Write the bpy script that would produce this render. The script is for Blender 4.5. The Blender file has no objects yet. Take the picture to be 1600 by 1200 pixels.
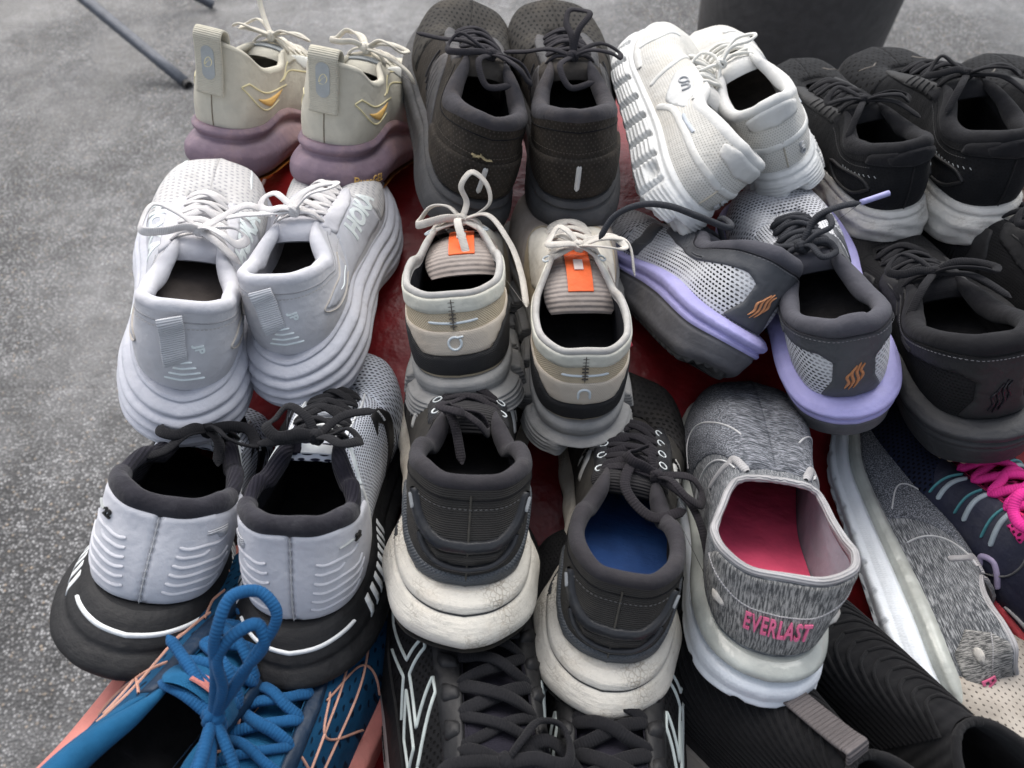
import bpy, bmesh, math, random
import numpy as np
from mathutils import Vector, Matrix
from mathutils.geometry import delaunay_2d_cdt

R = math.radians
scene = bpy.context.scene
COL = scene.collection

# ---------------------------------------------------------------- camera, sky, light, exposure
cam_d = bpy.data.cameras.new('camera'); cam = bpy.data.objects.new('camera', cam_d); COL.objects.link(cam)
cam.location = (0, 0, .47); cam.rotation_euler = (R(40), 0, 0)
cam_d.sensor_width = 36; cam_d.lens = 36 * 1150 / 1600
cam_d.clip_start = .01; cam_d.clip_end = 500
cam_d.dof.use_dof = True; cam_d.dof.focus_distance = .50; cam_d.dof.aperture_fstop = 10
scene.camera = cam

world = bpy.data.worlds.new('World'); scene.world = world; world.use_nodes = True
wn = world.node_tree; bg = wn.nodes['Background']
sky = wn.nodes.new('ShaderNodeTexSky'); sky.sky_type = 'NISHITA'; sky.sun_disc = False
sky.sun_elevation = R(52); sky.sun_rotation = R(-35); sky.air_density = 1.0; sky.dust_density = 4.0
hsv = wn.nodes.new('ShaderNodeHueSaturation'); hsv.inputs['Saturation'].default_value = .45
wn.links.new(sky.outputs[0], hsv.inputs['Color']); wn.links.new(hsv.outputs[0], bg.inputs[0])
bg.inputs[1].default_value = .15

sun_d = bpy.data.lights.new('sun', 'SUN'); sun = bpy.data.objects.new('sun', sun_d); COL.objects.link(sun)
sun_d.energy = 1.35; sun_d.angle = R(35); sun_d.color = (1, .97, .93)
sun.rotation_euler = (R(38), 0, R(180 - 35))
sun.location = (0, 0, 3)

scene.view_settings.view_transform = 'Standard'; scene.view_settings.look = 'None'
scene.view_settings.gamma = 1; scene.view_settings.use_curve_mapping = False
scene.view_settings.exposure = 0.76
scene.cycles.max_bounces = 6
# ---------------------------------------------------------------- shoe geometry (numpy only)
def herm(keys, x):
    """smooth interpolation of key rows (x, a, b, ...) at the values x"""
    K = np.array(keys, float); kx = K[:, 0]; kv = K[:, 1:]
    x = np.clip(np.asarray(x, float), kx[0], kx[-1])
    n = len(kx); d = np.diff(kx)[:, None]; sl = np.diff(kv, axis=0) / d
    m = np.zeros_like(kv)
    m[0] = sl[0]; m[-1] = sl[-1]
    if n > 2:
        w = (d[:-1] + d[1:])
        m[1:-1] = (sl[:-1] * d[1:] + sl[1:] * d[:-1]) / w
    i = np.clip(np.searchsorted(kx, x, side='right') - 1, 0, n - 2)
    h = (kx[i + 1] - kx[i]); t = ((x - kx[i]) / h)[..., None]; h = h[..., None]
    return ((2*t**3 - 3*t**2 + 1) * kv[i] + (t**3 - 2*t**2 + t) * h * m[i]
            + (-2*t**3 + 3*t**2) * kv[i+1] + (t**3 - t**2) * h * m[i+1])

def smooth(a, b, x):
    t = np.clip((x - a) / (b - a), 0, 1)
    return t * t * (3 - 2 * t)

LAT = [(0, 0), (.052, .012), (.094, .048), (.118, .11), (.127, .19), (.126, .33), (.148, .52), (.172, .68), (.158, .83), (.10, .95), (-.02, 1.0)]
MED = [(0, 0), (.052, .012), (.094, .048), (.114, .11), (.119, .19), (.108, .36), (.135, .56), (.168, .70), (.172, .84), (.125, .955), (.02, 1.0)]

CKEYS = [(0, 0, .008, .064), (.05, .013, .0115, .0635), (.10, .0235, .0235, .058), (.17, .0315, .044, .048),
         (.24, .033, .066, .042), (.31, .029, .086, .045), (.365, .0225, .100, .051), (.41, .0185, .110, .053),
         (.50, .0165, .134, .049), (.60, .015, .160, .041), (.70, .013, .183, .033), (.82, .009, .197, .028),
         (1, 0, .201, .027)]
# bezier handles: s, h1 (rise at the sole), b1 (outward), k2 (pull towards sole outline), m (vertical)
HKEYS = [(0, .022, .005, .12, -.022), (.12, .022, .004, .2, -.020), (.25, .020, .003, .3, -.014),
         (.39, .022, .003, .45, -.010), (.5, .022, .002, .6, -.004), (.7, .022, .002, .6, .003), (1, .026, .002, .55, .008)]
DEF = dict(L=.28, side=1, th=.041, tf=.030, ts=.012, ck=CKEYS, hk=HKEYS, W=1.0, prof=None, mod=None, wrap=None,
           collar_r=[(0, .0055), (.36, .005), (.42, .0022), (1, .0018)], bend=0.0, cadj=None, warp=None,
           ins=0.0015, tw=(0, 0, 0), cout=.96, HW=1.0, hext=.004)
PROF = [(0, -.004), (.03, -.001), (.25, .003), (.55, .0035), (.85, .0015), (.97, .0005), (1, -.001)]

class Last:
    """a shoe's parametric skin; s runs -1 (toe, left way round) .. 0 (heel) .. 1 (toe, right way round)"""
    def __init__(self, **kw):
        self.p = dict(DEF); self.p.update(kw)
        p = self.p; L = p['L']; self.k = L / .28
        self.half = {}
        for sg in (-1, 1):
            pts = LAT if sg == p['side'] else MED
            P = np.array(pts, float)
            P[:, 0] *= p['W']
            hw = p['HW'] + (1 - p['HW']) * smooth(.2, .5, P[:, 1])
            P[:, 0] *= hw
            P = P * L
            idx = np.linspace(0, 1, len(P))
            if True:
                t = np.linspace(0, 1, 400)
                Q = herm(np.c_[idx, P], t)
            # rounder heel
            seg = np.r_[0, np.cumsum(np.hypot(*np.diff(Q, axis=0).T))]
            self.half[sg] = (seg / seg[-1], Q, seg[-1])
        self.alen = .5 * (self.half[1][2] + self.half[-1][2])
    def bend(self, P):
        p = self.p; L = p['L']; y = P[..., 1] / L
        if p['bend']:
            P = P.copy(); P[..., 0] -= p['side'] * p['bend'] * L * (smooth(.35, 1.05, y))
        if p['warp'] is not None: P = p['warp'](P)
        return P
    def outline(self, s, off=0.0):
        """sole outline (unbent) at s, pushed outward by off"""
        s = np.asarray(s, float); a = np.abs(s); out = np.zeros(s.shape + (2,)); nr = np.zeros_like(out)
        for sg in (-1, 1):
            m = (s >= 0) if sg > 0 else (s < 0)
            if not m.any(): continue
            u, Q, _ = self.half[sg]
            x = np.interp(a[m], u, Q[:, 0]); y = np.interp(a[m], u, Q[:, 1])
            e = .012
            a0 = np.clip(a[m] - e, 0, 1); a1 = np.clip(a[m] + e, 0, 1)
            tx = np.interp(a1, u, Q[:, 0]) - np.interp(a0, u, Q[:, 0])
            ty = np.interp(a1, u, Q[:, 1]) - np.interp(a0, u, Q[:, 1])
            tx = np.where(a[m] < e, np.maximum(tx, tx), tx)
            # mirrored neighbour at heel and toe keeps the normal on the axis
            w0 = smooth(0, 3*e, a[m]); w1 = smooth(1, 1 - 3*e, a[m])
            ty = ty * w0 * w1
            ln = np.hypot(tx, ty) + 1e-9
            nx, ny = ty / ln, -tx / ln
            out[m] = np.c_[x * sg, y]; nr[m] = np.c_[nx * sg, ny]
        off = np.asarray(off)
        return out + nr * off[..., None], nr
    def zb(self, y):
        p = self.p; t = y / p['L']
        return p['ts'] * smooth(.66, 1.02, t) ** 1.3 * 1.6 + .011 * smooth(.10, -.03, t) ** 1.5
    def zt(self, y):
        p = self.p; t = y / p['L']
        return p['ts'] * smooth(.66, 1.02, t) ** 1.3 * 1.2 + p['th'] + (p['tf'] - p['th']) * smooth(.15, .75, t)
    def ctop(self, s):
        p = self.p; a = np.abs(s)
        C = herm(p['ck'], a); C = C * self.k
        C[..., 0] *= np.sign(s); C[..., 2] += p['th']
        ey, ez, hz = p['tw']; we = smooth(.10, .36, a) * (1 - smooth(.42, .85, a)); wh = 1 - smooth(0, .22, a)
        C[..., 1] += ey * we; C[..., 2] += ez * we + hz * wh
        if p['cadj'] is not None: C = p['cadj'](s, C)
        return C
    def base(self, s):
        p = self.p
        B, n = self.outline(s, -p['ins'])
        z = self.zt(B[..., 1]) - .001
        if p['wrap'] is not None: z = z + p['wrap'](s) * .6
        return np.concatenate([B, z[..., None]], -1), n
    def raw(self, s, v):
        s = np.asarray(s, float); v = np.asarray(v, float)
        s, v = np.broadcast_arrays(s, v)
        B, n = self.base(s); C = self.ctop(s); H = herm(self.p['hk'], np.abs(s)) * np.array([self.k, self.k, 1, self.k])
        P1 = B.copy(); P1[..., :2] += n * H[..., 1:2]; P1[..., 2] += H[..., 0]
        P2 = C.copy(); P2[..., :2] += (B[..., :2] - C[..., :2]) * H[..., 2:3]; P2[..., 2] += H[..., 3]
        v = v[..., None]; w = 1 - v
        return w**3 * B + 3 * w*w*v * P1 + 3 * w*v*v * P2 + v**3 * C
    def surf(self, s, v, off=0.0):
        s = np.asarray(s, float); v = np.asarray(v, float)
        P = self.raw(s, v)
        e = .004
        ds = self.raw(np.clip(s + e, -.9999, .9999), v) - self.raw(np.clip(s - e, -.9999, .9999), v)
        dv = self.raw(s, np.clip(v + e, 0, 1)) - self.raw(s, np.clip(v - e, 0, 1))
        N = np.cross(ds, dv); N /= np.linalg.norm(N, axis=-1, keepdims=True) + 1e-12
        return self.bend(P + N * np.asarray(off)[..., None])
    def scales(self, s, v):
        e = .01
        a = np.linalg.norm(self.raw(np.array([s + e]), np.array([v]))[0] - self.raw(np.array([s - e]), np.array([v]))[0]) / (2*e)
        b = np.linalg.norm(self.raw(np.array([s]), np.array([min(v + e, 1)]))[0] - self.raw(np.array([s]), np.array([v - e]))[0]) / (min(v + e, 1) - v + e)
        return a, b

# ---------------------------------------------------------------- materials
class NT:
    def __init__(self, name):
        self.m = bpy.data.materials.new(name); self.m.use_nodes = True
        self.t = self.m.node_tree; self.b = self.t.nodes['Principled BSDF']
    def n(self, typ, **kw):
        o = self.t.nodes.new(typ)
        for k, v in kw.items(): setattr(o, k, v)
        return o
    def l(self, a, b): self.t.links.new(a, b)
    def val(self, sock, v):
        if hasattr(v, 'links') or hasattr(v, 'is_linked'): self.l(v, sock)
        else: sock.default_value = v
    def math(self, op, a, b=0.0, c=None):
        o = self.n('ShaderNodeMath', operation=op)
        self.val(o.inputs[0], a); self.val(o.inputs[1], b)
        if c is not None: self.val(o.inputs[2], c)
        return o.outputs[0]
    def mix(self, f, a, b):
        o = self.n('ShaderNodeMix', data_type='RGBA')
        self.val(o.inputs[0], f)
        for i, v in ((6, a), (7, b)):
            if isinstance(v, tuple): o.inputs[i].default_value = (*v[:3], 1)
            else: self.l(v, o.inputs[i])
        return o.outputs[2]
    def noise(self, vec, scale, detail=3, rough=.55):
        o = self.n('ShaderNodeTexNoise'); o.inputs['Scale'].default_value = scale
        o.inputs['Detail'].default_value = detail; o.inputs['Roughness'].default_value = rough
        self.l(vec, o.inputs['Vector']); return o.outputs[0]
    def ramp(self, f, a, b):
        o = self.n('ShaderNodeMapRange'); o.interpolation_type = 'SMOOTHSTEP'
        self.l(f, o.inputs[0]); o.inputs[1].default_value = a; o.inputs[2].default_value = b
        return o.outputs[0]
    def mapping(self, vec, scale, rot=0.0):
        o = self.n('ShaderNodeMapping'); o.inputs['Scale'].default_value = scale
        o.inputs['Rotation'].default_value = (0, 0, rot)
        self.l(vec, o.inputs['Vector']); return o.outputs[0]

_MC = {}
def M(name, col, rough=.85, pat=None, f=(400, 400), r=(.3, .3), col2=None, pb=.5, bump=.35, dirt=0.0,
      dcol=(.22, .17, .11), dscale=28, var=.10, xy=False, spec=.35, sheen=0.0, rot=0.0, crack=0.0, thr=(.42, .58)):
    if name in _MC: return _MC[name]
    t = NT(name); tc = t.n('ShaderNodeTexCoord'); obj = tc.outputs['Object']
    uv = obj if xy else tc.outputs['UV']
    if rot: uv = t.mapping(uv, (1, 1, 1), rot)
    base = tuple(col)
    hs = []
    vn = t.noise(obj, 45, 4)
    dark = tuple(c * (1 - var * 1.6) for c in base); lite = tuple(min(.9, c * (1 + var)) for c in base)
    c = t.mix(t.ramp(vn, .3, .7), dark, lite)
    h = None
    if pat in ('dots', 'knit', 'dash'):
        sp = t.n('ShaderNodeSeparateXYZ'); t.l(uv, sp.inputs[0])
        U = t.math('MULTIPLY', sp.outputs[0], f[0]); V = t.math('MULTIPLY', sp.outputs[1], f[1])
        row = t.math('FLOOR', V); od = t.math('MODULO', t.math('ABSOLUTE', row), 2.0)
        wob = t.math('MULTIPLY', t.math('SUBTRACT', t.noise(uv, 90, 2), .5), .8)
        fu = t.math('SUBTRACT', t.math('FRACT', t.math('ADD', t.math('ADD', U, wob), t.math('MULTIPLY', od, .5))), .5)
        fv = t.math('SUBTRACT', t.math('FRACT', V), .5)
        if pat == 'knit': fu = t.math('ADD', fu, t.math('MULTIPLY', t.math('ABSOLUTE', fv), .5))
        d = t.math('ADD', t.math('POWER', t.math('ABSOLUTE', t.math('DIVIDE', fu, r[0])), 2.0),
                   t.math('POWER', t.math('ABSOLUTE', t.math('DIVIDE', fv, r[1])), 2.0))
        mask = t.ramp(d, 1.25, .6)
        if pat == 'knit':
            reg = t.ramp(t.noise(t.mapping(uv, (1, 1, 1)), 22, 1), thr[0], thr[1])
            mask = t.math('MULTIPLY', mask, t.math('ADD', t.math('MULTIPLY', reg, .6), .4))
        if col2 is not None: c = t.mix(mask, c, tuple(col2))
        h = t.math('SUBTRACT', 1.0, mask)
    elif pat == 'heather':
        a = t.noise(t.mapping(uv, (f[0], f[1], f[1])), 1, 3, .7)
        mask = t.ramp(a, thr[0], thr[1]); c = t.mix(mask, c, tuple(col2)); h = a
    elif pat in ('rib', 'weave'):
        sp = t.n('ShaderNodeSeparateXYZ'); t.l(uv, sp.inputs[0])
        a = t.math('SINE', t.math('MULTIPLY', sp.outputs[1], f[1] * 6.2832))
        if pat == 'weave':
            b = t.math('SINE', t.math('MULTIPLY', sp.outputs[0], f[0] * 6.2832))
            a = t.math('MULTIPLY', a, b)
        h = t.math('ADD', t.math('MULTIPLY', a, .5), .5)
        if col2 is not None: c = t.mix(h, tuple(col2), c)
    elif pat == 'foam':
        a = t.noise(obj, 300, 4, .6); w = t.noise(t.mapping(tc.outputs['UV'], (70, 700, 1)), 1, 5, .7)
        h = t.math('ADD', t.math('MULTIPLY', a, .7), t.math('MULTIPLY', w, 1.1))
        sc_ = t.ramp(t.noise(t.mapping(tc.outputs['UV'], (35, 160, 1)), 1, 6, .75), .56, .70)
        c = t.mix(t.math('MULTIPLY', sc_, .35), c, tuple(x * .55 + .04 for x in base))
    if crack:
        vo = t.n('ShaderNodeTexVoronoi', feature='DISTANCE_TO_EDGE'); vo.inputs['Scale'].default_value = 330
        wv = t.n('ShaderNodeVectorMath', operation='ADD')
        nz = t.n('ShaderNodeTexNoise'); nz.inputs['Scale'].default_value = 120; t.l(obj, nz.inputs['Vector'])
        sc = t.n('ShaderNodeVectorMath', operation='SCALE'); t.l(nz.outputs[1], sc.inputs[0]); sc.inputs['Scale'].default_value = .008
        t.l(obj, wv.inputs[0]); t.l(sc.outputs[0], wv.inputs[1]); t.l(wv.outputs[0], vo.inputs['Vector'])
        cr = t.ramp(vo.outputs['Distance'], .0, .13)
        reg = t.ramp(t.noise(obj, 30, 4), .40, .66)
        cm = t.math('MULTIPLY', t.math('SUBTRACT', 1.0, cr), t.math('MULTIPLY', reg, crack))
        c = t.mix(cm, c, tuple(x * .62 for x in dcol))
        h = t.math('SUBTRACT', h if h is not None else 1.0, t.math('MULTIPLY', cm, .8))
    if dirt:
        dn = t.noise(obj, dscale, 6, .68); dm = t.math('MULTIPLY', t.ramp(dn, .45, .72), dirt)
        c = t.mix(dm, c, tuple(dcol))
        sn = t.noise(obj, 420, 2, .6); sm = t.math('MULTIPLY', t.ramp(sn, .66, .76), dirt * .8)
        c = t.mix(sm, c, tuple(x * .8 for x in dcol))
    t.l(c, t.b.inputs['Base Color'])
    fine = t.noise(obj, 900, 2)
    b1 = t.n('ShaderNodeBump'); b1.inputs['Strength'].default_value = bump; b1.inputs['Distance'].default_value = .0004
    t.l(fine, b1.inputs['Height'])
    soft = t.n('ShaderNodeBump'); soft.inputs['Strength'].default_value = .55; soft.inputs['Distance'].default_value = .005
    t.l(t.noise(obj, 42, 3), soft.inputs['Height']); t.l(soft.outputs[0], b1.inputs['Normal'])
    out = b1.outputs[0]
    if h is not None:
        b2 = t.n('ShaderNodeBump'); b2.inputs['Strength'].default_value = pb; b2.inputs['Distance'].default_value = .0008
        t.l(h, b2.inputs['Height']); t.l(out, b2.inputs['Normal']); out = b2.outputs[0]
    t.l(out, t.b.inputs['Normal'])
    t.b.inputs['Roughness'].default_value = rough; t.b.inputs['Specular IOR Level'].default_value = spec * (.45 if rough > .8 else 1)
    if sheen:
        t.b.inputs['Sheen Weight'].default_value = sheen * .25; t.b.inputs['Sheen Roughness'].default_value = .5
    _MC[name] = t.m
    return t.m

# ---------------------------------------------------------------- mesh helpers
def mk(name, V, Fs, mat, parent=None, uv=None, smooth=True, kind=None):
    """link verts and faces as ONE mesh object"""
    V = np.asarray(V, float).reshape(-1, 3)
    me = bpy.data.meshes.new(name)
    if isinstance(Fs, np.ndarray):
        n = Fs.shape[1]
        me.vertices.add(len(V)); me.vertices.foreach_set('co', V.ravel())
        me.loops.add(Fs.size); me.loops.foreach_set('vertex_index', Fs.ravel().astype(np.int32))
        me.polygons.add(len(Fs)); me.polygons.foreach_set('loop_start', np.arange(0, Fs.size, n, dtype=np.int32))
        me.update(calc_edges=True)
    else:
        me.from_pydata([tuple(v) for v in V], [], [tuple(int(i) for i in f) for f in Fs]); me.update()
    if uv is not None:
        ul = me.uv_layers.new(name='uv'); li = np.zeros(len(me.loops), np.int32)
        me.loops.foreach_get('vertex_index', li); ul.data.foreach_set('uv', np.asarray(uv, float)[li].ravel())
    if smooth: me.polygons.foreach_set('use_smooth', np.ones(len(me.polygons), bool))
    if mat is not None: me.materials.append(mat)
    o = bpy.data.objects.new(name, me); COL.objects.link(o)
    if parent is not None: o.parent = parent
    if kind: o['kind'] = kind
    return o

def gridf(n, m, cu=False, cv=False, base=0):
    """quads of an n x m vertex grid"""
    i = np.arange(n if cu else n - 1); j = np.arange(m if cv else m - 1)
    I, J = np.meshgrid(i, j, indexing='ij'); I = I.ravel(); J = J.ravel()
    I2 = (I + 1) % n; J2 = (J + 1) % m
    return np.c_[I*m+J, I2*m+J, I2*m+J2, I*m+J2] + base

class MB:
    """collects grids into one mesh"""
    def __init__(s): s.V = []; s.F = []; s.U = []; s.n = 0
    def grid(s, P, cu=False, cv=False, uv=None):
        n, m = P.shape[:2]; s.V.append(P.reshape(-1, 3)); s.F.append(gridf(n, m, cu, cv, s.n)); s.n += n * m
        s.U.append(np.zeros((n*m, 2)) if uv is None else uv.reshape(-1, 2))
    def tube(s, pts, rx, rz=None, up=(0, 0, 1), segs=8, step=.002, flat=None, taper=False, twist=0.0, warp=None, pw=1.0):
        """ribbon or round cord along control points"""
        rz = rx if rz is None else rz
        K = np.array(pts, float); n = len(K)
        L = np.r_[0, np.cumsum(np.linalg.norm(np.diff(K, axis=0), axis=1))]
        N = max(int(L[-1] / step), 6)
        Q = herm(np.c_[L, K], np.linspace(0, L[-1], N))
        T = np.gradient(Q, axis=0); T /= np.linalg.norm(T, axis=1, keepdims=True) + 1e-12
        u = np.array(up, float); X = np.zeros_like(Q); Z = np.zeros_like(Q)
        x = np.cross(T[0], u); x /= np.linalg.norm(x) + 1e-9
        for i in range(N):                       # parallel transport
            x = x - T[i] * (x @ T[i]); x /= np.linalg.norm(x) + 1e-9
            z = np.cross(x, T[i])
            a = twist * i / N
            X[i] = x * math.cos(a) + z * math.sin(a); Z[i] = np.cross(X[i], T[i])
        ph = np.linspace(0, 2*np.pi, segs, endpoint=False)
        cs = np.sign(np.cos(ph)) * np.abs(np.cos(ph)) ** pw; sn = np.sign(np.sin(ph)) * np.abs(np.sin(ph)) ** pw
        w = np.ones(N)
        if taper: w = np.minimum(1, np.minimum(np.arange(N) + .35, N - 1 - np.arange(N) + .35) / 2.0)
        G = Q[:, None] + (X[:, None] * (cs * rx)[None, :, None] + Z[:, None] * (sn * rz)[None, :, None]) * w[:, None, None]
        arc = np.linspace(0, L[-1], N)
        uv = np.stack(np.broadcast_arrays((ph * rx)[None, :], arc[:, None]), -1)
        if warp is not None: G = warp(G)
        s.grid(G, cv=True, uv=uv)
        for e, rev in ((0, 1), (N - 1, 0)):      # end caps
            b = s.n - N*segs + e * segs
            f = np.arange(segs) + b
            c = s.n; s.V.append(G[e].mean(0)[None]); s.U.append(np.zeros((1, 2))); s.n += 1
            a2 = np.roll(f, -1)
            tri = np.c_[f, a2, np.full(segs, c), np.full(segs, c)]
            s.F.append(tri)
        return Q
    def build(s, name, mat, parent=None, kind=None, smooth=True):
        V = np.concatenate(s.V); F = np.concatenate(s.F); U = np.concatenate(s.U)
        q = F[F[:, 2] != F[:, 3]]; t = F[F[:, 2] == F[:, 3]][:, :3]
        if len(t):
            me_f = [tuple(x) for x in q] + [tuple(x) for x in t]
            return mk(name, V, me_f, mat, parent, U, smooth, kind)
        return mk(name, V, q, mat, parent, U, smooth, kind)

def empty(name, label, cat, group, loc, rot):
    o = bpy.data.objects.new(name, None); COL.objects.link(o)
    o.location = loc; o.rotation_mode = 'XYZ'
    o.empty_display_size = .05
    o['label'] = label; o['category'] = cat
    if group: o['group'] = group
    Mx = Matrix.Rotation(R(rot[2]), 4, 'Z') @ Matrix.Rotation(R(rot[0]), 4, 'X') @ Matrix.Rotation(R(rot[1]), 4, 'Y')
    o.rotation_euler = Mx.to_euler('XYZ')
    return o

def inside(P, poly):
    x, y = P[:, 0], P[:, 1]; r = np.zeros(len(P), bool); n = len(poly)
    for i in range(n):
        x0, y0 = poly[i]; x1, y1 = poly[(i+1) % n]
        c = ((y0 > y) != (y1 > y)); xi = (x1 - x0) * (y - y0) / (y1 - y0 + 1e-15) + x0
        r ^= c & (x < xi)
    return r

def resample(poly, st):
    out = []
    n = len(poly)
    for i in range(n):
        a = np.array(poly[i], float); b = np.array(poly[(i+1) % n], float)
        k = max(1, int(math.ceil(np.linalg.norm(b - a) / st)))
        for j in range(k): out.append(a + (b - a) * j / k)
    return np.array(out)

def roundpoly(poly, r=.25, n=4, closed=True):
    """round every corner of a polygon by a fraction r of its sides"""
    P = np.array(poly, float); m = len(P); out = []
    for i in range(m):
        a, b, c = P[i-1], P[i], P[(i+1) % m]
        p = b + (a - b) * r; q = b + (c - b) * r
        for j in range(n + 1):
            t = j / n; out.append((1-t)**2 * p + 2*t*(1-t) * b + t*t * q)
    return np.array(out)

def sym2(p):
    p = [tuple(q) for q in p]
    return p + [(-x, y) for x, y in reversed(p) if abs(x) > .004]

def sym(p): return sym2(list(p[1:]) + [p[0]])

def strokepoly(pts, w, sm=True, n=24, taper=None):
    K = np.array(pts, float)
    if sm and len(K) > 2:
        L = np.r_[0, np.cumsum(np.linalg.norm(np.diff(K, axis=0), axis=1))]
        K = herm(np.c_[L, K], np.linspace(0, L[-1], n))
    T = np.gradient(K, axis=0); T /= np.linalg.norm(T, axis=1, keepdims=True) + 1e-12
    Nn = np.c_[-T[:, 1], T[:, 0]]
    ww = np.full(len(K), w / 2)
    if taper is not None: ww = ww * np.interp(np.linspace(0, 1, len(K)), *zip(*taper))
    a = K + Nn * ww[:, None]; b = K - Nn * ww[:, None]
    e = []
    for k_ in range(1, 4):
        an = math.pi * k_ / 4
        e.append(K[-1] + Nn[-1] * ww[-1] * math.cos(an) + T[-1] * ww[-1] * math.sin(an))
    f = []
    for k_ in range(1, 4):
        an = math.pi * k_ / 4
        f.append(K[0] - Nn[0] * ww[0] * math.cos(an) - T[0] * ww[0] * math.sin(an))
    return np.array(list(a) + e + list(b[::-1]) + f)

def text_geo(txt, size, slant=0.0, bold=0.0, sp=1.0):
    cu = bpy.data.curves.new('t', 'FONT'); cu.body = txt; cu.size = size; cu.align_x = 'CENTER'; cu.align_y = 'CENTER'
    cu.shear = slant; cu.offset = bold * size; cu.space_character = sp; cu.resolution_u = 3
    ob = bpy.data.objects.new('t', cu); COL.objects.link(ob)
    me = bpy.data.meshes.new_from_object(ob)
    COL.objects.unlink(ob); bpy.data.objects.remove(ob); bpy.data.curves.remove(cu)
    bm = bmesh.new(); bm.from_mesh(me); bpy.data.meshes.remove(me)
    bmesh.ops.remove_doubles(bm, verts=bm.verts, dist=size * .002)
    bmesh.ops.triangulate(bm, faces=bm.faces)
    for _ in range(2):
        ed = [e for e in bm.edges if e.calc_length() > .004]
        if ed: bmesh.ops.subdivide_edges(bm, edges=ed, cuts=1); bmesh.ops.triangulate(bm, faces=bm.faces)
    bm.verts.ensure_lookup_table()
    V = np.array([v.co[:2] for v in bm.verts]); Fc = np.array([[v.index for v in f.verts] for f in bm.faces])
    bm.free(); return V, Fc

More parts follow.
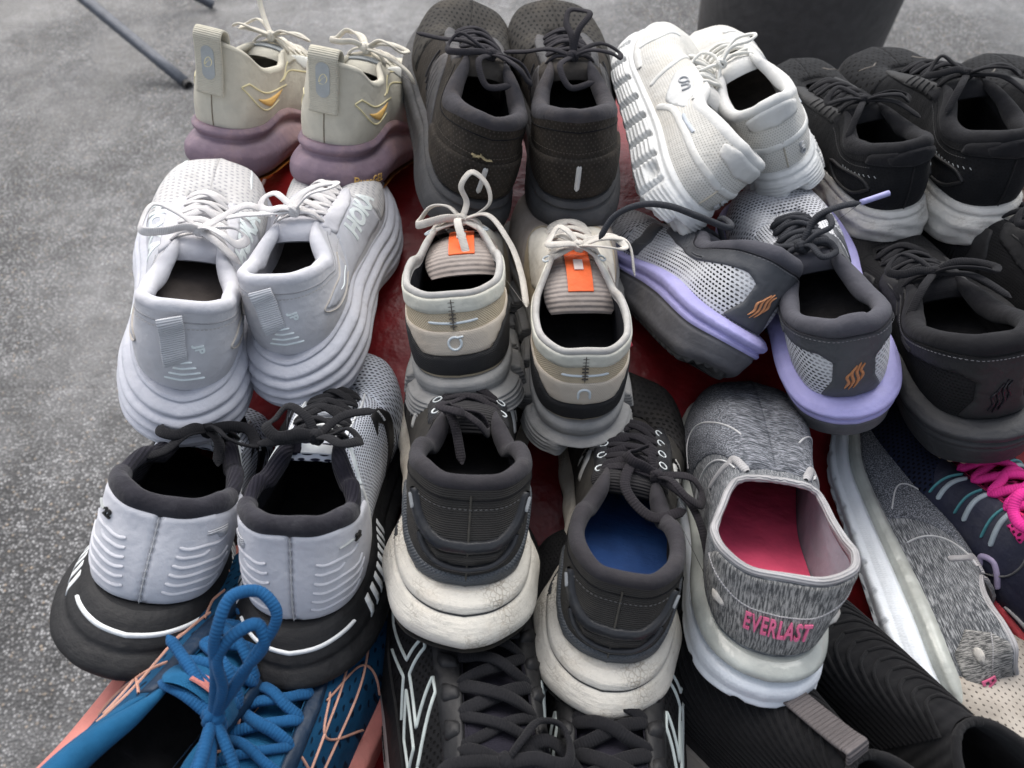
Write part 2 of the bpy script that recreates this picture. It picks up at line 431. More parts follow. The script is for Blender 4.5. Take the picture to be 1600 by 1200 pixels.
# ---------------------------------------------------------------- the shoe
class Shoe:
    def __init__(s, name, label, cat, group, loc, rot, sc=1.0, tw=(0, 0, 0), **kw):
        kw['tw'] = tw; s.tw = tw
        if 'dth' in kw:
            d_ = kw.pop('dth'); kw['th'] -= d_
            mm = Matrix.Rotation(R(rot[2]), 3, 'Z') @ Matrix.Rotation(R(rot[0]), 3, 'X') @ Matrix.Rotation(R(rot[1]), 3, 'Y')
            loc = tuple(Vector(loc) + mm @ Vector((0, 0, d_ * sc)))
        s.root = empty(name, label, cat, group, loc, rot); s.root.scale = (sc, sc, sc)
        s.l = Last(**kw); s.p = s.l.p; s.k = s.l.k; s.rng = random.Random(name + label)
    # --- big surfaces
    def upper(s, mat, name='upper', v1=.995, s0=-.9999, s1=.9999, off=0.0):
        n, m = 190, 34
        S = np.linspace(s0, s1, n)[:, None]; V = np.linspace(0, v1, m)[None, :]
        P = s.l.surf(*np.broadcast_arrays(S, V), off)
        raw = s.l.raw(*np.broadcast_arrays(S, V))
        arc = np.concatenate([np.zeros((n, 1)), np.cumsum(np.linalg.norm(np.diff(raw, axis=1), axis=2), axis=1)], 1)
        uv = np.stack([np.broadcast_to(S * s.l.alen, arc.shape), arc], -1)
        return mk(name, P, gridf(n, m), mat, s.root, uv.reshape(-1, 2))
    def inner(s, cmat, lmat, cv=.62, lining_off=-.0035):
        """padded collar roll, lining and insole"""
        n = 190; S = np.linspace(-.9999, .9999, n)
        C = s.l.ctop(S); e = .006
        T = s.l.ctop(np.clip(S+e, -.9999, .9999)) - s.l.ctop(np.clip(S-e, -.9999, .9999)); T[:, 2] = 0
        T /= np.linalg.norm(T, axis=1, keepdims=True) + 1e-9
        O = np.c_[T[:, 1], -T[:, 0], np.zeros(n)]
        r = herm(s.p['collar_r'], np.abs(S))[:, 0] * s.k
        wob = np.sin(S * 23 + s.rng.random() * 6) * .04 + np.sin(S * 51 + s.rng.random() * 6) * .025
        r = r * (1 + wob)
        cen = C - O * (r * s.p['cout'])[:, None] + np.array([0, 0, 1]) * (-r * .1)[:, None]
        ph = np.radians(np.linspace(-75, 205, 18))
        G = cen[:, None] + O[:, None] * (np.cos(ph)[None] * r[:, None])[..., None] + np.array([0, 0, 1]) * (np.sin(ph)[None] * r[:, None] * 1.15)[..., None]
        G = s.l.bend(G)
        # lining continues inward from the roll
        vs = np.linspace(.86, cv, 6)
        W = s.l.surf(*np.broadcast_arrays(S[:, None], vs[None]), lining_off)
        lr = np.maximum(r * 1.5, .002)
        In = W.copy()
        blend = smooth(cv, .95, vs)[None, :, None] * .0
        A = np.concatenate([G, G[:, -1:] * .5 + W[:, :1] * .5, W], 1)
        arc = np.concatenate([np.zeros((n, 1)), np.cumsum(np.linalg.norm(np.diff(A, axis=1), axis=2), axis=1)], 1)
        uv = np.stack([np.broadcast_to(S[:, None] * s.l.alen, arc.shape), arc], -1)
        mk('collar', A, gridf(n, A.shape[1]), cmat, s.root, uv.reshape(-1, 2))
        vs = np.linspace(cv + .01, 0.02, 12)
        W = s.l.surf(*np.broadcast_arrays(S[:, None], vs[None]), lining_off)
        uv = np.stack(np.broadcast_arrays(S[:, None] * s.l.alen, vs[None] * .08), -1)
        mk('lining', W, gridf(n, 12), lmat, s.root, uv.reshape(-1, 2))
    def insole(s, mat, lift=.004):
        n = 90; S = np.linspace(-.9999, .9999, n)
        B = s.l.base(S)[0]
        rr = np.linspace(.93, 0, 8)
        cx = B.copy(); cx[:, 0] = 0
        y = np.clip(B[:, 1], .02, s.p['L'] - .03); cx[:, 1] = y
        G = cx[:, None] + (B - cx)[:, None] * rr[None, :, None]
        G[..., 2] = s.l.zt(G[..., 1]) + (lift + (.006 if s.p['wrap'] is not None else 0)) * (1 - .8 * smooth(.45, .75, G[..., 1] / s.p['L']))
        uv = G[..., :2]
        mk('insole', s.l.bend(G), gridf(n, 8), mat, s.root, uv.reshape(-1, 2))
    def mpos(s, S, f, off=0.0):
        """midsole skin at loop position S and height fraction f"""
        p = s.p; S = np.asarray(S, float); f = np.asarray(f, float); S, f = np.broadcast_arrays(S, f)
        prof = p['prof'] or PROF
        o = herm(prof, f)[..., 0] * 1.0
        if p['mod'] is not None: o = o + p['mod'](S, f)
        he = p['hext'] * np.exp(-(S / .10) ** 2) * (1 - (f - .3) ** 2)
        X, n = s.l.outline(S, o + off)
        X = X.copy(); X[..., 1] -= he
        B, _ = s.l.outline(S, 0.0)
        y = B[..., 1]; z0 = s.l.zb(y); z1 = s.l.zt(y)
        if p['wrap'] is not None: z1 = z1 + p['wrap'](S)
        z = z0 + (z1 - z0) * f
        if p.get('zmod') is not None: z = z + p['zmod'](S, f)
        return s.l.bend(np.concatenate([X, z[..., None]], -1))
    def midsole(s, mat, f0=0.0, f1=1.0, name='midsole', nf=40, n=300, off=0.0, cap=True):
        S = np.linspace(-.9999, .9999, n); fs = np.linspace(f0, f1, nf)
        P = s.mpos(S[:, None], fs[None], off)
        arc = np.broadcast_to(fs[None] * .04, (n, nf)); uv = np.stack([np.broadcast_to(S[:, None] * s.l.alen, (n, nf)), arc], -1)
        b = MB(); b.grid(P, uv=uv)
        # top lip goes in under the upper, bottom closes across
        for ff, k in ((f1, 1), (f0, 0)):
            E = P[:, -1] if k else P[:, 0]
            cx = E.copy(); cx[:, 0] = np.interp(E[:, 1], E[[n//2, -1], 1], E[[n//2, -1], 0]); cx[:, 1] = np.clip(E[:, 1], .03, s.p['L'] - .03)
            rr = np.array([1, .93, .8, .5, 0])
            G = cx[:, None] + (E - cx)[:, None] * rr[None, :, None]
            if not k: G = G[:, ::-1]
            b.grid(G, uv=G[..., :2])
        return b.build(name, mat, s.root)
    def outsole(s, mat, t=.004, lugs=46, depth=.55, name='outsole', off=-.002, s0=-.9999, s1=.9999):
        n = 400; S = np.linspace(s0, s1, n)
        fs = np.array([0.06, .0, -.0001])
        B0 = s.mpos(S, 0.10, off + .001); B1 = s.mpos(S, 0.0, off)
        sq = (np.sin(S * lugs * math.pi) > -.55).astype(float)
        sq = np.convolve(sq, np.ones(3) / 3, 'same')
        zd = t * (1 - depth * (1 - sq))
        B2 = B1.copy(); B2[:, 2] -= zd * .75
        B3 = s.mpos(S, 0.0, off - .004); B3[:, 2] -= zd
        B4 = s.mpos(S, 0.0, off - .03); B4[:, 2] -= zd
        c = s.mpos(S, 0.0, off); c[:, 0] = 0; c[:, 1] = np.clip(c[:, 1], .03, s.p['L'] - .03); c[:, 2] -= t * .5
        P = np.stack([B0, B1, B2, B3, B4, c], 1)
        uv = np.stack(np.broadcast_arrays(S[:, None] * s.l.alen, np.arange(6)[None] * .004), -1)
        return mk(name, P, gridf(n, 6), mat, s.root, uv.reshape(-1, 2))
    # --- things laid on the skin
    def _map(s, Q, on, off):
        if on == 'mid': return s.mpos(Q[:, 0], Q[:, 1], off)
        return s.l.surf(np.clip(Q[:, 0], -.9999, .9999), np.clip(Q[:, 1], 0, 1), off)
    def frame(s, anchor, rot=0.0, on='up'):
        s0, v0 = anchor
        if on == 'mid':
            e = .01; a = np.linalg.norm(s.mpos(s0+e, v0) - s.mpos(s0-e, v0)) / (2*e)
            b = np.linalg.norm(s.mpos(s0, min(v0+.05, 1)) - s.mpos(s0, v0-.05)) / (min(v0+.05, 1) - v0 + .05)
        else: a, b = s.l.scales(s0, v0)
        c, d = math.cos(R(rot)), math.sin(R(rot))
        def f(Q):
            Q = np.asarray(Q, float) * .001
            x = Q[:, 0] * c - Q[:, 1] * d; y = Q[:, 0] * d + Q[:, 1] * c
            return np.c_[s0 + x / a, v0 + y / b]
        return f
    def tri(s, Q, F, th, on, soft, name, mat, parent=None, uvs=None):
        Q = np.asarray(Q); F = np.asarray(F)
        E = {}
        for t in F:
            for a, b in ((t[0], t[1]), (t[1], t[2]), (t[2], t[0])):
                k = (min(a, b), max(a, b)); E.setdefault(k, []).append((a, b))
        be = [v[0] for v in E.values() if len(v) == 1]
        bv = sorted({i for e in be for i in e}); mp = {v: i for i, v in enumerate(bv)}
        off = np.full(len(Q), th); off[bv] = th * (.45 if soft else 1)
        if on == 'up':
            tj = np.abs(Q[:, 0]) > .99; off[tj] = th; Q = Q.copy(); Q[tj, 0] = np.sign(Q[tj, 0]) * .9999
        P = s._map(Q, on, off); Pb = s._map(Q[bv], on, np.full(len(bv), -.0006 if soft else max(-.0006, th - .0012)))
        n = len(Q); nf = [tuple(t) for t in F] + [(b, a, n + mp[a], n + mp[b]) for a, b in be]
        uv = np.r_[Q, Q[bv]] * np.array([s.l.alen, .07])
        o = mk(name, np.r_[P, Pb], nf, mat, parent or s.root, uv, smooth=soft)
        return o
    def patch(s, name, poly, mat, th=.001, anchor=None, rot=0.0, on='up', soft=True, st=.003, r=None, parent=None):
        poly = np.array(poly, float)
        if r is not None: poly = roundpoly(poly, r)
        if anchor is not None: poly = s.frame(anchor, rot, on)(poly)
        sc = np.array([s.l.alen, .07 if on == 'up' else .04])
        W = resample(poly * sc, st)
        keep = [0]
        for i in range(1, len(W)):
            if np.linalg.norm(W[i] - W[keep[-1]]) > st * .25: keep.append(i)
        if np.linalg.norm(W[keep[-1]] - W[0]) < st * .25: keep.pop()
        W = W[keep]
        lo, hi = W.min(0), W.max(0)
        gx = np.arange(lo[0] + st * .5, hi[0], st); gy = np.arange(lo[1] + st * .5, hi[1], st)
        Gd = np.array([(x + (j % 2) * st * .5, y) for j, y in enumerate(gy) for x in gx]) if len(gx) and len(gy) else np.zeros((0, 2))
        if len(Gd):
            Gd = Gd[inside(Gd, W)]
            if len(Gd):
                dd = np.min(np.linalg.norm(Gd[:, None] - W[None], axis=2), 1); Gd = Gd[dd > st * .45]
        A = np.r_[W, Gd]; nb = len(W)
        vo, eo, fo, *_ = delaunay_2d_cdt([Vector(a) for a in A], [(i, (i+1) % nb) for i in range(nb)], [], 1, 1e-7)
        Q = np.array([v[:] for v in vo]) / sc
        if not fo: return None
        Fc = np.array([f for f in fo if len(f) == 3])
        Qc = np.array([v[:] for v in vo])[Fc].mean(1); Fc = Fc[inside(Qc, W)]
        # same winding everywhere
        a = Q[Fc[:, 1]] - Q[Fc[:, 0]]; b = Q[Fc[:, 2]] - Q[Fc[:, 0]]
        fl = (a[:, 0] * b[:, 1] - a[:, 1] * b[:, 0]) < 0; Fc[fl] = Fc[fl][:, ::-1]
        return s.tri(Q, Fc, th, on, soft, name, mat, parent)
    def stroke(s, name, pts, w, mat, th=.0008, anchor=None, rot=0.0, on='up', sm=True, parent=None, taper=None, soft=True):
        """raised line on the skin; w in metres for (s, v) points, in mm with an anchor"""
        K = np.array(pts, float)
        if anchor is not None: K = s.frame(anchor, rot, on)(K); w = w * .001
        sc = np.array([s.l.alen, .07 if on == 'up' else .04]); Km = K * sc
        L = np.r_[0, np.cumsum(np.linalg.norm(np.diff(Km, axis=0), axis=1))]
        n = max(6, int(L[-1] / .0012) + 2); t = np.linspace(0, L[-1], n)
        Q = herm(np.c_[L, K], t) if (sm and len(K) > 2) else np.stack([np.interp(t, L, K[:, i]) for i in (0, 1)], 1)
        h = w / 2; ext = np.minimum(t, L[-1] - t) + h * .12
        ww = h * np.sqrt(np.clip(1 - np.clip(1 - ext / h, 0, 1) ** 2, .02, 1))
        if taper is not None: ww = ww * np.interp(np.linspace(0, 1, n), *zip(*taper))
        C0 = s._map(Q, on, np.zeros(n)); C1 = s._map(Q, on, np.full(n, .001))
        N = (C1 - C0); N /= np.linalg.norm(N, axis=1, keepdims=True) + 1e-12
        T = np.gradient(C0, axis=0); T /= np.linalg.norm(T, axis=1, keepdims=True) + 1e-12
        B = np.cross(T, N)
        ph = np.radians(np.array([0, 14, 35, 65, 90, 115, 145, 166, 180]))
        hh = np.sin(ph) ** (.45 if soft else .3)
        G = C0[:, None] + B[:, None] * (np.cos(ph)[None] * ww[:, None])[..., None] + N[:, None] * ((hh * (th + .0008))[None] - .0008)[..., None]
        arc = np.stack(np.broadcast_arrays((ph * h)[None], t[:, None]), -1)
        return mk(name, G, gridf(n, 9), mat, parent or s.root, arc.reshape(-1, 2))
    def text(s, name, txt, anchor, size, mat, rot=0.0, th=.0006, on='up', slant=0.0, bold=0.0, sp=1.0, sx=1.0, sy=1.0):
        V, F = text_geo(txt, size * .001, slant, bold, sp)
        if len(F) == 0: return
        V = V * np.array([sx, sy])
        Q = s.frame(anchor, rot, on)(V * 1000)
        return s.tri(Q, F, th, on, False, name, mat)
    def seam(s, mat, v=.90, a=.38, dip=.0, w=.0009, th=.0006):
        s.stroke('collar_seam', [(x, v - dip * math.cos(x * 4)) for x in np.linspace(-a, a, 13)], w, mat, th)
    def stitches(s, pts, mat, th=.0008, pitch=.0026, w=.0006, on='up'):
        """a dashed row of thread joined into one part"""
        K = np.array(pts, float); sc = np.array([s.l.alen, .07]); Km = K * sc
        L = np.r_[0, np.cumsum(np.linalg.norm(np.diff(Km, axis=0), axis=1))]
        n = max(2, int(L[-1] / pitch)); b = MB()
        for i in range(n):
            t = np.linspace(i * pitch, i * pitch + pitch * .6, 3)
            Q = herm(np.c_[L, K], t) if len(K) > 2 else np.stack([np.interp(t, L, K[:, j]) for j in (0, 1)], 1)
            C0 = s._map(Q, on, np.zeros(3)); C1 = s._map(Q, on, np.full(3, .001)); N = C1 - C0; N /= np.linalg.norm(N, axis=1, keepdims=True)
            T = C0[2] - C0[0]; T /= np.linalg.norm(T) + 1e-9; B = np.cross(T, N)
            ph = np.radians([0, 60, 120, 180]); hh = np.array([.4, 1, .4])
            b.grid(C0[:, None] + B[:, None] * (np.cos(ph)[None, :, None] * w * .5) + N[:, None] * ((np.sin(ph)[None] * hh[:, None] * w * .8 + th)[..., None]))
        return b.build('stitching', mat, s.root)
    # --- tongue and laces
    def tongue(s, mat, pts=None, t=.003, xo=0.0, name='tongue', curl=0.0, drop=.22):
        T = pts or [(.200, .020, .010), (.18, .028, .014), (.155, .038, .018), (.135, .046, .0215), (.120, .051, .0245), (.110, .051, .0255), (.100, .046, .024)]
        K = np.array(T) * s.k; f_ = 1 - np.clip((K[:, 0] - .11) / .09, 0, 1)
        K[:, 0] += s.tw[0] * f_; K[:, 1] += s.tw[1] * f_; L = np.r_[0, np.cumsum(np.hypot(np.diff(K[:, 0]), np.diff(K[:, 1])))]
        n = 40; Q = herm(np.c_[L, K], np.linspace(0, L[-1], n)); Q[:, 1] += s.p['th']
        ph = np.linspace(0, 2*np.pi, 26, endpoint=False)
        d = np.gradient(Q[:, :2], axis=0); d /= np.linalg.norm(d, axis=1, keepdims=True)
        th = np.full(n, t) * (0.6 + .8 * smooth(.5, 1, np.linspace(0, 1, n))); w = Q[:, 2].copy()
        for i, f in ((n-1, .15), (n-2, .6), (n-3, .85)): th[i] *= f; w[i] *= (.86 + .14 * f)
        cx = np.cos(ph); sz = np.sin(ph)
        x = w[:, None] * np.sign(cx) * np.abs(cx) ** .8
        u = th[:, None] * sz[None] * (1 - .35 * cx[None] ** 4) - drop * w[:, None] * cx[None] ** 2
        xo_ = xo * smooth(0, 1, np.linspace(0, 1, n))[:, None]
        # local up of the path in the y-z plane
        uy, uz = d[:, 1], -d[:, 0]
        G = np.stack([x + xo_, Q[:, 0:1] + uy[:, None] * u, Q[:, 1:2] + uz[:, None] * u], -1)
        arc = np.linspace(0, L[-1], n)
        uv = np.stack(np.broadcast_arrays(ph[None] * .01, arc[:, None]), -1)
        s._tong = (Q, w, uy, uz, drop, xo_)
        return mk(name, s.l.bend(G), gridf(n, 26, cv=True), mat, s.root, uv.reshape(-1, 2))
    def tongue_tab(s, name, a, b, hw, mat, off=.0045, x0=0.0):
        """flat label on the tongue between path fractions a and b"""
        Q, w, uy, uz, drop, xo_ = s._tong; n = len(Q)
        ii = np.linspace(a, b, 8) * (n - 1); xs = np.linspace(-hw, hw, 7) + x0
        rows = []
        for i in ii:
            q = [np.interp(i, np.arange(n), Q[:, c]) for c in range(3)]
            ay = np.interp(i, np.arange(n), uy); az = np.interp(i, np.arange(n), uz)
            xo = np.interp(i, np.arange(n), xo_[:, 0])
            u = off - drop * q[2] * (xs / q[2]) ** 2
            rows.append(np.stack([xs + xo, q[0] + ay * u, q[1] + az * u], -1))
        G = s.l.bend(np.array(rows)); b_ = MB(); b_.grid(G)
        N = np.cross(G[-1, 3] - G[0, 3], G[4, -1] - G[4, 0]); N = N / np.linalg.norm(N) * .0009
        b_.grid(G - N)
        b_.grid(np.stack([G[:, 0], G[:, 0] - N], 1)); b_.grid(np.stack([G[:, -1], G[:, -1] - N], 1))
        b_.grid(np.stack([G[-1], G[-1] - N], 1)); b_.grid(np.stack([G[0], G[0] - N], 1))
        return b_.build(name, mat, s.root)
    def K(s, x, y, dz):
        return np.array([x, y * s.k + s.tw[0], s.p['th'] + dz + s.tw[1]])
    def eye(s, i, sg, v=.93, lift=.0015, S=(.43, .485, .54, .60, .66, .72)):
        return s.l.surf(np.array([sg * S[i]]), np.array([v]), lift)[0]
    def lacing(s, mat, w=.0028, t=.0009, rows=5, cross=True, start=0, arch=.0075, b=None, v=.93, S=(.43, .485, .54, .60, .66, .72)):
        own = b is None; b = b or MB()
        for i in range(start, rows):
            a = s.eye(i, -1, v, S=S); c = s.eye(i, 1, v, S=S)
            j = s.rng.uniform(-.0025, .0025); w_ = w; w = w_ * s.rng.uniform(.85, 1.12)
            if cross and i < rows - 1:
                for sg in (-1, 1):
                    p = s.eye(i + 1, sg, v, S=S); q = s.eye(i, -sg, v, S=S); m = (p + q) / 2
                    lift = arch * (.85 if sg > 0 else 1.15) * s.rng.uniform(.85, 1.15); tw_ = s.rng.uniform(-.7, .7); j = s.rng.uniform(-.002, .002)
                    b.tube([p + (0, 0, -.001), p + (q-p) * .12 + (0, 0, .002), p + (q-p)*.3 + (0, j, lift*.75), m + (0, j, lift), p + (q-p)*.7 + (0, 0, lift*.75), q + (p-q) * .12 + (0, 0, .002), q + (0, 0, -.001)],
                           w, t, taper=True, pw=.7, twist=tw_)
            else:
                b.tube([a + (0, 0, -.001), a + (c-a)*.12 + (0, 0, .0025), a + (c-a)*.3 + (0, 0, arch*.8), (a+c)/2 + (0, j, arch), a + (c-a)*.7 + (0, 0, arch*.8), c + (a-c)*.12 + (0, 0, .0025), c + (0, 0, -.001)],
                       w, t, taper=True, pw=.7)
            w = w_
        return b
    def bow(s, b, K, loops, ends, w=.0028, t=.0009, knot=.0055, round_=False, feet=True, S=(.43, .485, .54, .60, .66, .72)):
        """knot at K; loops and ends as lists of points relative to the knot"""
        K = np.array(K, float); pw = 1.0 if round_ else .7
        r = knot
        # wrapped knot: two turns crossing
        for k, (ax, ay) in enumerate(((1, .2), (.3, 1), (-.9, .6))):
            pts = []
            for q in range(7):
                an = 2 * math.pi * q / 6
                pts.append(K + np.array([ax * r * math.cos(an) * .7 - ay * .2 * r * math.sin(an), ay * r * math.cos(an) * .55, r * .62 * math.sin(an)]))
            b.tube(pts, w * .95, t * 1.3, segs=8, step=.0012, pw=pw)
        for lp in loops:
            pts = [K + np.array(p) + (np.array([s.rng.uniform(-1, 1) for _ in 'xyz']) * .0018 if 0 < i_ < len(lp) - 1 else 0) for i_, p in enumerate(lp)]
            b.tube(pts, w, t, taper=True, pw=pw, up=(0.2, .1, 1), twist=s.rng.uniform(-1.2, 1.2))
        for e in ends:
            pts = [K + np.array(p) for p in e]
            b.tube(pts, w, t, taper=True, pw=pw)
        if feet:
            for sg in (-1, 1):
                p = s.eye(0, sg, S=S)
                b.tube([p, p * .6 + K * .4 + (0, 0, .004), K], w, t, taper=True, pw=pw)
    def aglet(s, a, b_, mat, r=.0013):
        m = MB(); m.tube([a, (np.array(a) + np.array(b_)) / 2, b_], r, segs=8); return m.build('aglet', mat, s.root)

def loop(dx, dy, dz, wdt=.012, tw=0.0):
    """a bow loop that leaves the knot towards (dx, dy, dz) and comes back"""
    d = np.array([dx, dy, dz], float); L = np.linalg.norm(d)
    n = np.cross(d, [0, 0, 1]); n /= np.linalg.norm(n) + 1e-9
    u = np.array([0, 0, 1.0])
    return [(0, 0, 0), d*.35 + n*wdt*.5 + u*L*.22, d*.75 + n*wdt + u*L*.25, d + n*wdt*.4 + u*L*.06, d*1.02 - n*wdt*.4, d*.7 - n*wdt*.75 + u*L*.10, d*.3 - n*wdt*.35 + u*L*.12, (0, 0, 0)]

# ---------------------------------------------------------------- ground, table, bin, tubes
def ground():
    t = NT('wet_asphalt'); tc = t.n('ShaderNodeTexCoord'); o = tc.outputs['Object']
    vo = t.n('ShaderNodeTexVoronoi'); vo.inputs['Scale'].default_value = 185; t.l(o, vo.inputs['Vector'])
    sp = t.n('ShaderNodeSeparateColor'); t.l(vo.outputs['Color'], sp.inputs[0])
    wet = t.ramp(t.noise(t.mapping(o, (1, .6, 1)), 3.2, 4), .42, .62)
    big = t.noise(o, 1.3, 5, .6)
    stone = t.mix(t.math('POWER', sp.outputs[0], 1.6), (.055, .055, .056), (.30, .30, .30))
    warm = t.mix(t.ramp(sp.outputs[1], .93, .96), stone, (.24, .19, .14))
    c = t.mix(t.ramp(vo.outputs['Distance'], .25, .62), warm, (.02, .02, .021))
    c = t.mix(t.math('MULTIPLY', wet, .45), c, (.022, .022, .024))
    c = t.mix(t.math('MULTIPLY', t.ramp(big, .42, .70), .40), c, (.25, .25, .25))  # large pale patches painted into the colour, imitating sheen on the wet asphalt
    mot = t.n('ShaderNodeHueSaturation'); t.l(c, mot.inputs['Color'])
    m1 = t.ramp(t.noise(o, 16, 6, .7), .30, .72); m2 = t.ramp(t.noise(o, 3.5, 5, .65), .32, .70)
    t.l(t.math('ADD', .55, t.math('ADD', t.math('MULTIPLY', m1, .75), t.math('MULTIPLY', m2, .55))), mot.inputs['Value'])
    c = mot.outputs[0]
    t.l(c, t.b.inputs['Base Color'])
    t.l(t.math('SUBTRACT', .62, t.math('MULTIPLY', wet, .34)), t.b.inputs['Roughness'])
    bp = t.n('ShaderNodeBump'); bp.inputs['Strength'].default_value = .8; bp.inputs['Distance'].default_value = .003
    hh = t.math('ADD', t.math('SUBTRACT', 1, vo.outputs['Distance']), t.math('MULTIPLY', t.noise(o, 260, 4), .9))
    t.l(hh, bp.inputs['Height']); t.l(bp.outputs[0], t.b.inputs['Normal'])
    n = 60; x = np.linspace(-1, 1, n); X, Y = np.meshgrid(np.sign(x) * np.abs(x) ** 3 * 40, np.sign(x) * np.abs(x) ** 3 * 40 + 1, indexing='ij')
    rr = np.random.RandomState(3).rand(n, n) * .004
    o_ = mk('ground', np.stack([X, Y, -.74 + rr], -1), gridf(n, n), t.m); o_['kind'] = 'structure'
ground()

RED = M('red_plastic', (.20, .008, .011), .38, var=.12, dirt=.12, dcol=(.10, .02, .02), spec=.4, bump=.2)
def table():
    """display board under a red cover, sloping up towards the back"""
    e = empty('display_table', 'red covered display table under all the shoes', 'table', None, (0, 0, -.74), (0, 0, 0))
    Z = lambda y: -.085 + .74 + .115 * smooth(.02, .60, y)
    xs = np.linspace(-.25, 1.05, 120); ys = np.linspace(-.45, .86, 130)
    X, Y = np.meshgrid(xs, ys, indexing='ij')
    rs = np.random.RandomState(5)
    W = .0016 * np.sin(X * 31 + 2 * np.sin(Y * 11)) + .0012 * np.sin(Y * 47 + X * 9)
    b = MB(); G = np.stack([X, Y, Z(Y) + W], -1); b.grid(G)
    # hanging rim all round
    for E, d in ((G[0], (-1, 0)), (G[-1], (1, 0)), (G[:, 0], (0, -1)), (G[:, -1], (0, 1))):
        D = np.array([d[0], d[1], 0.0]); q = [E, E + D*.006 + (0, 0, -.002), E + D*.010 + (0, 0, -.010), E + D*.010 + (0, 0, -.16)]
        m = np.arange(len(E)); k = .004 * np.sin(m * .5)[:, None] * D
        q[-1] = q[-1] + k
        b.grid(np.stack(q, 1))
    b.build('cover', RED, e)
    st = M('table_steel', (.10, .10, .10), .4)
    for x in (-.18, .89):
        for y in (-.38, .79):
            l = MB(); l.tube([(x, y, 0), (x, y, .3), (x, y, Z(y) - .01)], .014, segs=10, step=.05); l.build('leg', st, e)
table()

def bin_():
    m = M('dark_grey_plastic', (.060, .058, .058), .5, 'foam', pb=.08, dirt=.1, dcol=(.09, .09, .09), dscale=6)
    e = empty('rubbish_bin', 'large dark grey round plastic bin standing on the wet asphalt', 'bin', None, (.87, 2.34, -.74), (0, 0, 0)); e.scale = (1.12, 1.12, 1.1)
    prof = [(.0, .01), (.225, .01), (.235, .0), (.245, .02), (.262, .30), (.285, .62), (.292, .66), (.305, .665), (.308, .70), (.296, .705), (.290, .66), (.262, .30), (.24, .03), (0, .03)]
    a = np.linspace(0, 2*np.pi, 96, endpoint=False); P = np.array(prof)
    G = np.stack([np.cos(a)[:, None] * P[None, :, 0], np.sin(a)[:, None] * P[None, :, 0], np.broadcast_to(P[None, :, 1], (96, len(P)))], -1)
    mk('bin_body', G, gridf(96, len(P), cu=True), m, e)
    for sx in (-1, 1):
        h = MB(); h.tube([(sx*.300, -.05, .60), (sx*.345, -.045, .585), (sx*.350, 0, .58), (sx*.345, .045, .585), (sx*.300, .05, .60)], .012, segs=10, step=.01); h.build('handle', m, e)
bin_()

def stands():
    st = M('blue_grey_steel', (.13, .14, .16), .45, dirt=.2, dcol=(.06, .06, .06))
    e = empty('folding_stand', 'dark steel folding stand leg slanting down to the asphalt', 'stand', None, (-1.06, 2.28, -.74), (0, 0, 0))
    # positions of the ends on the ground side
    A = np.array([.0, 0, .012])
    def bar(name, p, q, w=.012):
        p = np.array(p); q = np.array(q); b = MB(); d = (q - p); n = 8
        b.tube([p, p + d*.33, p + d*.66, q], w, w*.8, segs=12, step=.1, pw=.35, up=(0, 0, 1)); return b.build(name, st, e)
    bar('leg', (0, 0, .014), (-.62, .34, .40), .016); bar('leg', (-.056, .57, .014), (-.70, .60, .40), .016)
    bar('crossbar', (-.62, .34, .40), (-.70, .60, .40))
    f = MB(); f.tube([(-.012, .012, .012), (.004, -.004, .010), (.020, -.020, .010)], .015, segs=10, step=.004); f.build('foot', M('black_rubber', (.02, .02, .02), .6), e)
stands()

# ---------------------------------------------------------------- shoe kinds
BLK = (.012, .012, .013)
DARK = (.022, .021, .022)

def mats_common():
    M('inside_black', (.022, .021, .022), .95, 'foam', pb=.4, var=.2, dirt=.25, dcol=(.06, .055, .05))
    M('inside_white', (.42, .41, .39), .95, dirt=.4)
mats_common()

def ckmod(base, edits):
    """copy of the collar keys with some rows replaced"""
    K = {r[0]: tuple(r) for r in base}
    for e in edits: K[e[0]] = tuple(e)
    return [K[k] for k in sorted(K)]

